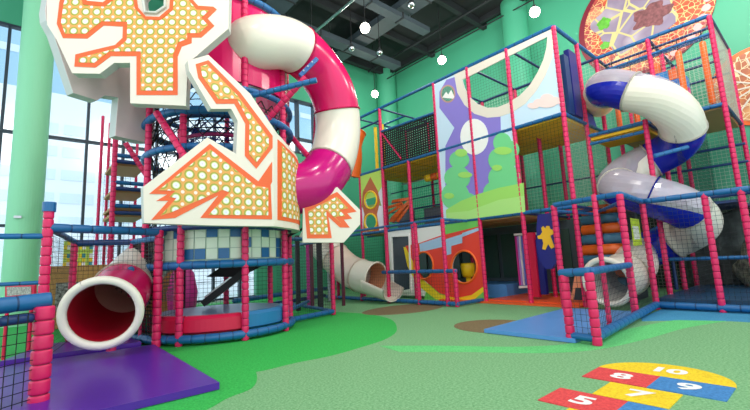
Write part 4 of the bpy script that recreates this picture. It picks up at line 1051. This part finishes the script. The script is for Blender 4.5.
# slide
ls = thing('tube_slide', (.75, 5.5, 0), 'left tube slide with pink and cream sections and a wide cream mouth', 'slide')
pts = [at(195,241,7.0), at(172,247,6.8), at(149,260,6.3), at(120,293,5.1), at(102,313,4.3)]
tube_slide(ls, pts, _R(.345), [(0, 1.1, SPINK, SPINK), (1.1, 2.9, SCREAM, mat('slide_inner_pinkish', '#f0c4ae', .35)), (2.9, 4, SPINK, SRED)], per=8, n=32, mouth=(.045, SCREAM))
c = pts[-1]
mb = MB(); mb.rings([Vector((c.x+.12, c.y+.15, .12)), Vector((c.x+.12, c.y+.15, c.z-.3))], .05, 10, PINK); mb.build('support_foot', ls)
# mats
mb = MB(); flat_poly(mb, [(-.25, 3.38), (1.25, 3.38), (1.32, 5.78), (-.2, 5.9)], .008, .06, PMAT); one(mb, 'landing_mat', 'shiny purple foam landing mat at the left slide exit', 'mat')
mb = MB(); flat_poly(mb, [(-.1, 5.95), (1.2, 5.9), (1.15, 6.7), (.3, 6.9)], .008, .1, PMAT); one(mb, 'foam_mat', 'purple foam pad beneath the left slide mouth', 'mat')
# front left netted rail
nf = thing('net_fence', (.1, 4.0, 0), 'low fence with black net and thick blue rail at the left edge', 'fence')
post(nf, .16, 4.0, 0, .74, .066, pitch=.11)
mb = MB(); mb.pad(crom([(.2, 4.04, .78), (-.1, 3.98, .765), (-.5, 3.75, .76), (-1.0, 3.3, .76)], 6), .06, BLUE, .22, dip=.95, n=12); mb.build('rail', nf, smooth=True)
mb = MB(); mb.pad([(.1, 4.0, .66), (-1.0, 3.25, .66)], .035, DBLUE, .22); mb.build('rail', nf, smooth=True)
netpart(nf, (.12, 3.97), (-1.0, 3.22), .02, .7, BLACK, sp=.065, r=.0035)
beam(nf, (.12, 3.97, .03), (-1.0, 3.22, .03), .03)
# thin rails far left
lr = thing('guard_rail', (-1, 7, 0), 'thin blue guard rails running left from the tall pink corner post', 'rail')
beam(lr, (.2, 5.45, 1.38), (-2.2, 5.9, 1.38), .03); beam(lr, (.2, 5.6, .9), (-2.2, 6.6, .9), .022); post(lr, -2.2, 6.2, 0, 1.5)
# toy sign red/white
t = thing('menu_board', (-.35, 6.0, 0), 'red and white framed board standing behind the left rail', 'board')
PM = Plane(*at(20,290,4.9).xy, -41.5); mb = MB(); PM.add(mb, [(5,285),(34,285),(34,299),(5,300)], -.04, 0, REDV); mb.build('frame', t)
mb = MB(); PM.add(mb, [(7.5,287),(31.5,286.5),(31.5,294),(7.5,296)], 0, .01, SPECK); PM.add(mb, [(7,297),(33,295),(33,296.5),(7,298.5)], 0, .012, WHITE); mb.build('printed_face', t)
q = at(8,299,4.9); q2 = at(32,299,4.9); mb = MB(); mb.rings([(q.x,q.y,0),tuple(q)], .02, 8, REDV); mb.rings([(q2.x,q2.y,0),tuple(q2)], .02, 8, REDV); mb.build('leg', t)
# fixtures on the green column
mb = MB(); p = at(17,216,1); d = hit(17.5,217,y=11.0); mb.box(tuple(d), (.12, .06, .05), STEEL); one(mb, 'door_sensor', 'small grey sensor box fixed to the left green column', 'sensor', base=tuple(d))
# wooden wall panel with speckled motif, checker sign
t = thing('hoarding', (1.2, 9.6, 0), 'brown hoarding with a black and white speckled motif behind the left slide', 'board')
mb = MB(); a, b = hit(50, 267, y=9.6), hit(138, 270, y=9.6); mb.box(((a.x+b.x)/2+.3, 9.6, a.z/2+.01), (b.x-a.x+.8, .06, a.z), mat('hoarding_tan', '#bb8a4c', .6, vary=.08, vscale=3)); mb.build('board', t)
mb = MB(); a, b = hit(56, 283, y=9.55), hit(95, 308, y=9.55); mb.box(((a.x+b.x)/2, 9.56, (a.z+b.z)/2), (b.x-a.x, .02, a.z-b.z), mat('speckle_bw', '#8c8c88', .6, vary=1.0, vscale=22)); mb.build('speckled_print', t)
t = thing('checker_sign', (1.2, 9.7, 1.2), 'yellow, white and teal checkered sign above the brown hoarding', 'sign')
mb = MB(); a, b = hit(64, 241, y=9.7), hit(92, 266, y=9.7); w_, h_ = (b.x-a.x)/8, (a.z-b.z)/6
cs = [YPR, WHITE, LIME, mat('sign_teal', '#3a9ca8', .5)]
for i in range(8):
    for j in range(6): mb.box((a.x+w_*(i+.5), 9.7, b.z+h_*(j+.5)), (w_*.98, .04, h_*.98), cs[(i*j+i+2*j) % 4])
mb.build('tiles', t)
mb = MB(); mb.box(((a.x+b.x)/2, 9.72, b.z/2), (.06, .04, b.z), STEEL); mb.build('stand', t)
# ---- rear stair frame seen left of the tower
sf = thing('rear_stair_frame', (2.0, 9.5, 0), 'rear climbing frame with stacked blue edged platforms left of the dragon', 'climbing frame')
SX = [hit(105, 180, y=8.8), hit(146, 180, y=8.8)]
for px in (103, 111, 146): 
    c = hit(px, 240, y=8.8); post(sf, c.x, 8.8 if px != 103 else 9.6, 0, 4.2, .05 if px != 103 else .03)
c0, c1 = hit(110, 200, y=8.8).x, hit(148, 200, y=8.8).x
post(sf, c0+.1, 10.0, 0, 4.2, .03); post(sf, c1, 10.0, 0, 4.2, .03)
for i, py in enumerate((207, 214, 184, 190, 157, 163, 140)):
    z = hit(125, py-1, y=8.8).z
    beam(sf, (c0, 8.8, z), (c1, 8.8, z), .04, BLUE if i % 2 == 0 else DBLUE, pitch=.3)
    if i % 2 == 1 or i == 0: beam(sf, (c0+.1, 10.0, z), (c1, 10.0, z), .035, DBLUE); deck(sf, c0, c1, 8.85, 9.95, z, TAN)
netpart(sf, (c0+.05, 10.05), (c1, 10.05), .4, 4.1, NETD, sp=.09, r=.003)
pad_part(sf, Vector((c0+.2, 8.75, 3.45)), Vector((c1+.1, 8.75, 2.6)), .05)
# dim shapes beneath tower: red car, trolley
t = thing('tub_chair', (2.4, 9.0, 0), 'magenta toddler seat on the ground behind the round tower', 'seat')
c = at(183,262,8.5); mb = MB(); mb.rings([(c.x,c.y,.0),(c.x,c.y,.5),(c.x,c.y,.9),(c.x,c.y,1.12)], [.25,.3,.22,.08], 16, MAG); mb.build('shell', t, smooth=True)
t = thing('wire_trolley', (2.0, 8.2, 0), 'dark wire trolley behind the tower posts at left', 'trolley')
mb = MB(); a = at(160,262,7.0); net(mb, (a.x, a.y), (a.x+.45, a.y+.15), .45, .95, GREYP, .06, .006); net(mb, (a.x, a.y+.4), (a.x+.45, a.y+.55), .45, .95, GREYP, .06, .006); mb.build('basket', t)
mb = MB()
for dx, dy in ((0,0),(.45,.15),(0,.4),(.45,.55)): mb.rings([(a.x+dx,a.y+dy,0),(a.x+dx,a.y+dy,1.0)], .015, 6, BLACK)
mb.build('frame', t)

# ================================================================== LIGHT
W = bpy.data.worlds.new('world'); scn.world = W; W.use_nodes = True
bg = W.node_tree.nodes['Background']; bg.inputs[0].default_value = (.86, .94, 1, 1); bg.inputs[1].default_value = 1.55
for k, (x, y) in enumerate(((-.5, -1), (3, -1), (6.3, -.8), (-.5, 2.6), (2.8, 2.8), (5.8, 2.6))):  # six lamps added out of view to light the play floor
    lamp((x, y, 7.7), .16, 'unseen fill lamp added above the open play floor, %s in the grid of six' % ['near left', 'near middle', 'near right', 'far left', 'far middle', 'far right'][k], True, 190)
lamp((9.2, .6, 7.4), .13, 'unseen fill lamp added at far right above the net block', True, 260)  # extra lamp added out of view to brighten the right wall
vs_ = scn.view_settings; vs_.view_transform = 'Standard'; vs_.look = 'None'; vs_.gamma = 1; vs_.exposure = 0.16
try: vs_.use_curve_mapping = False
except Exception: pass
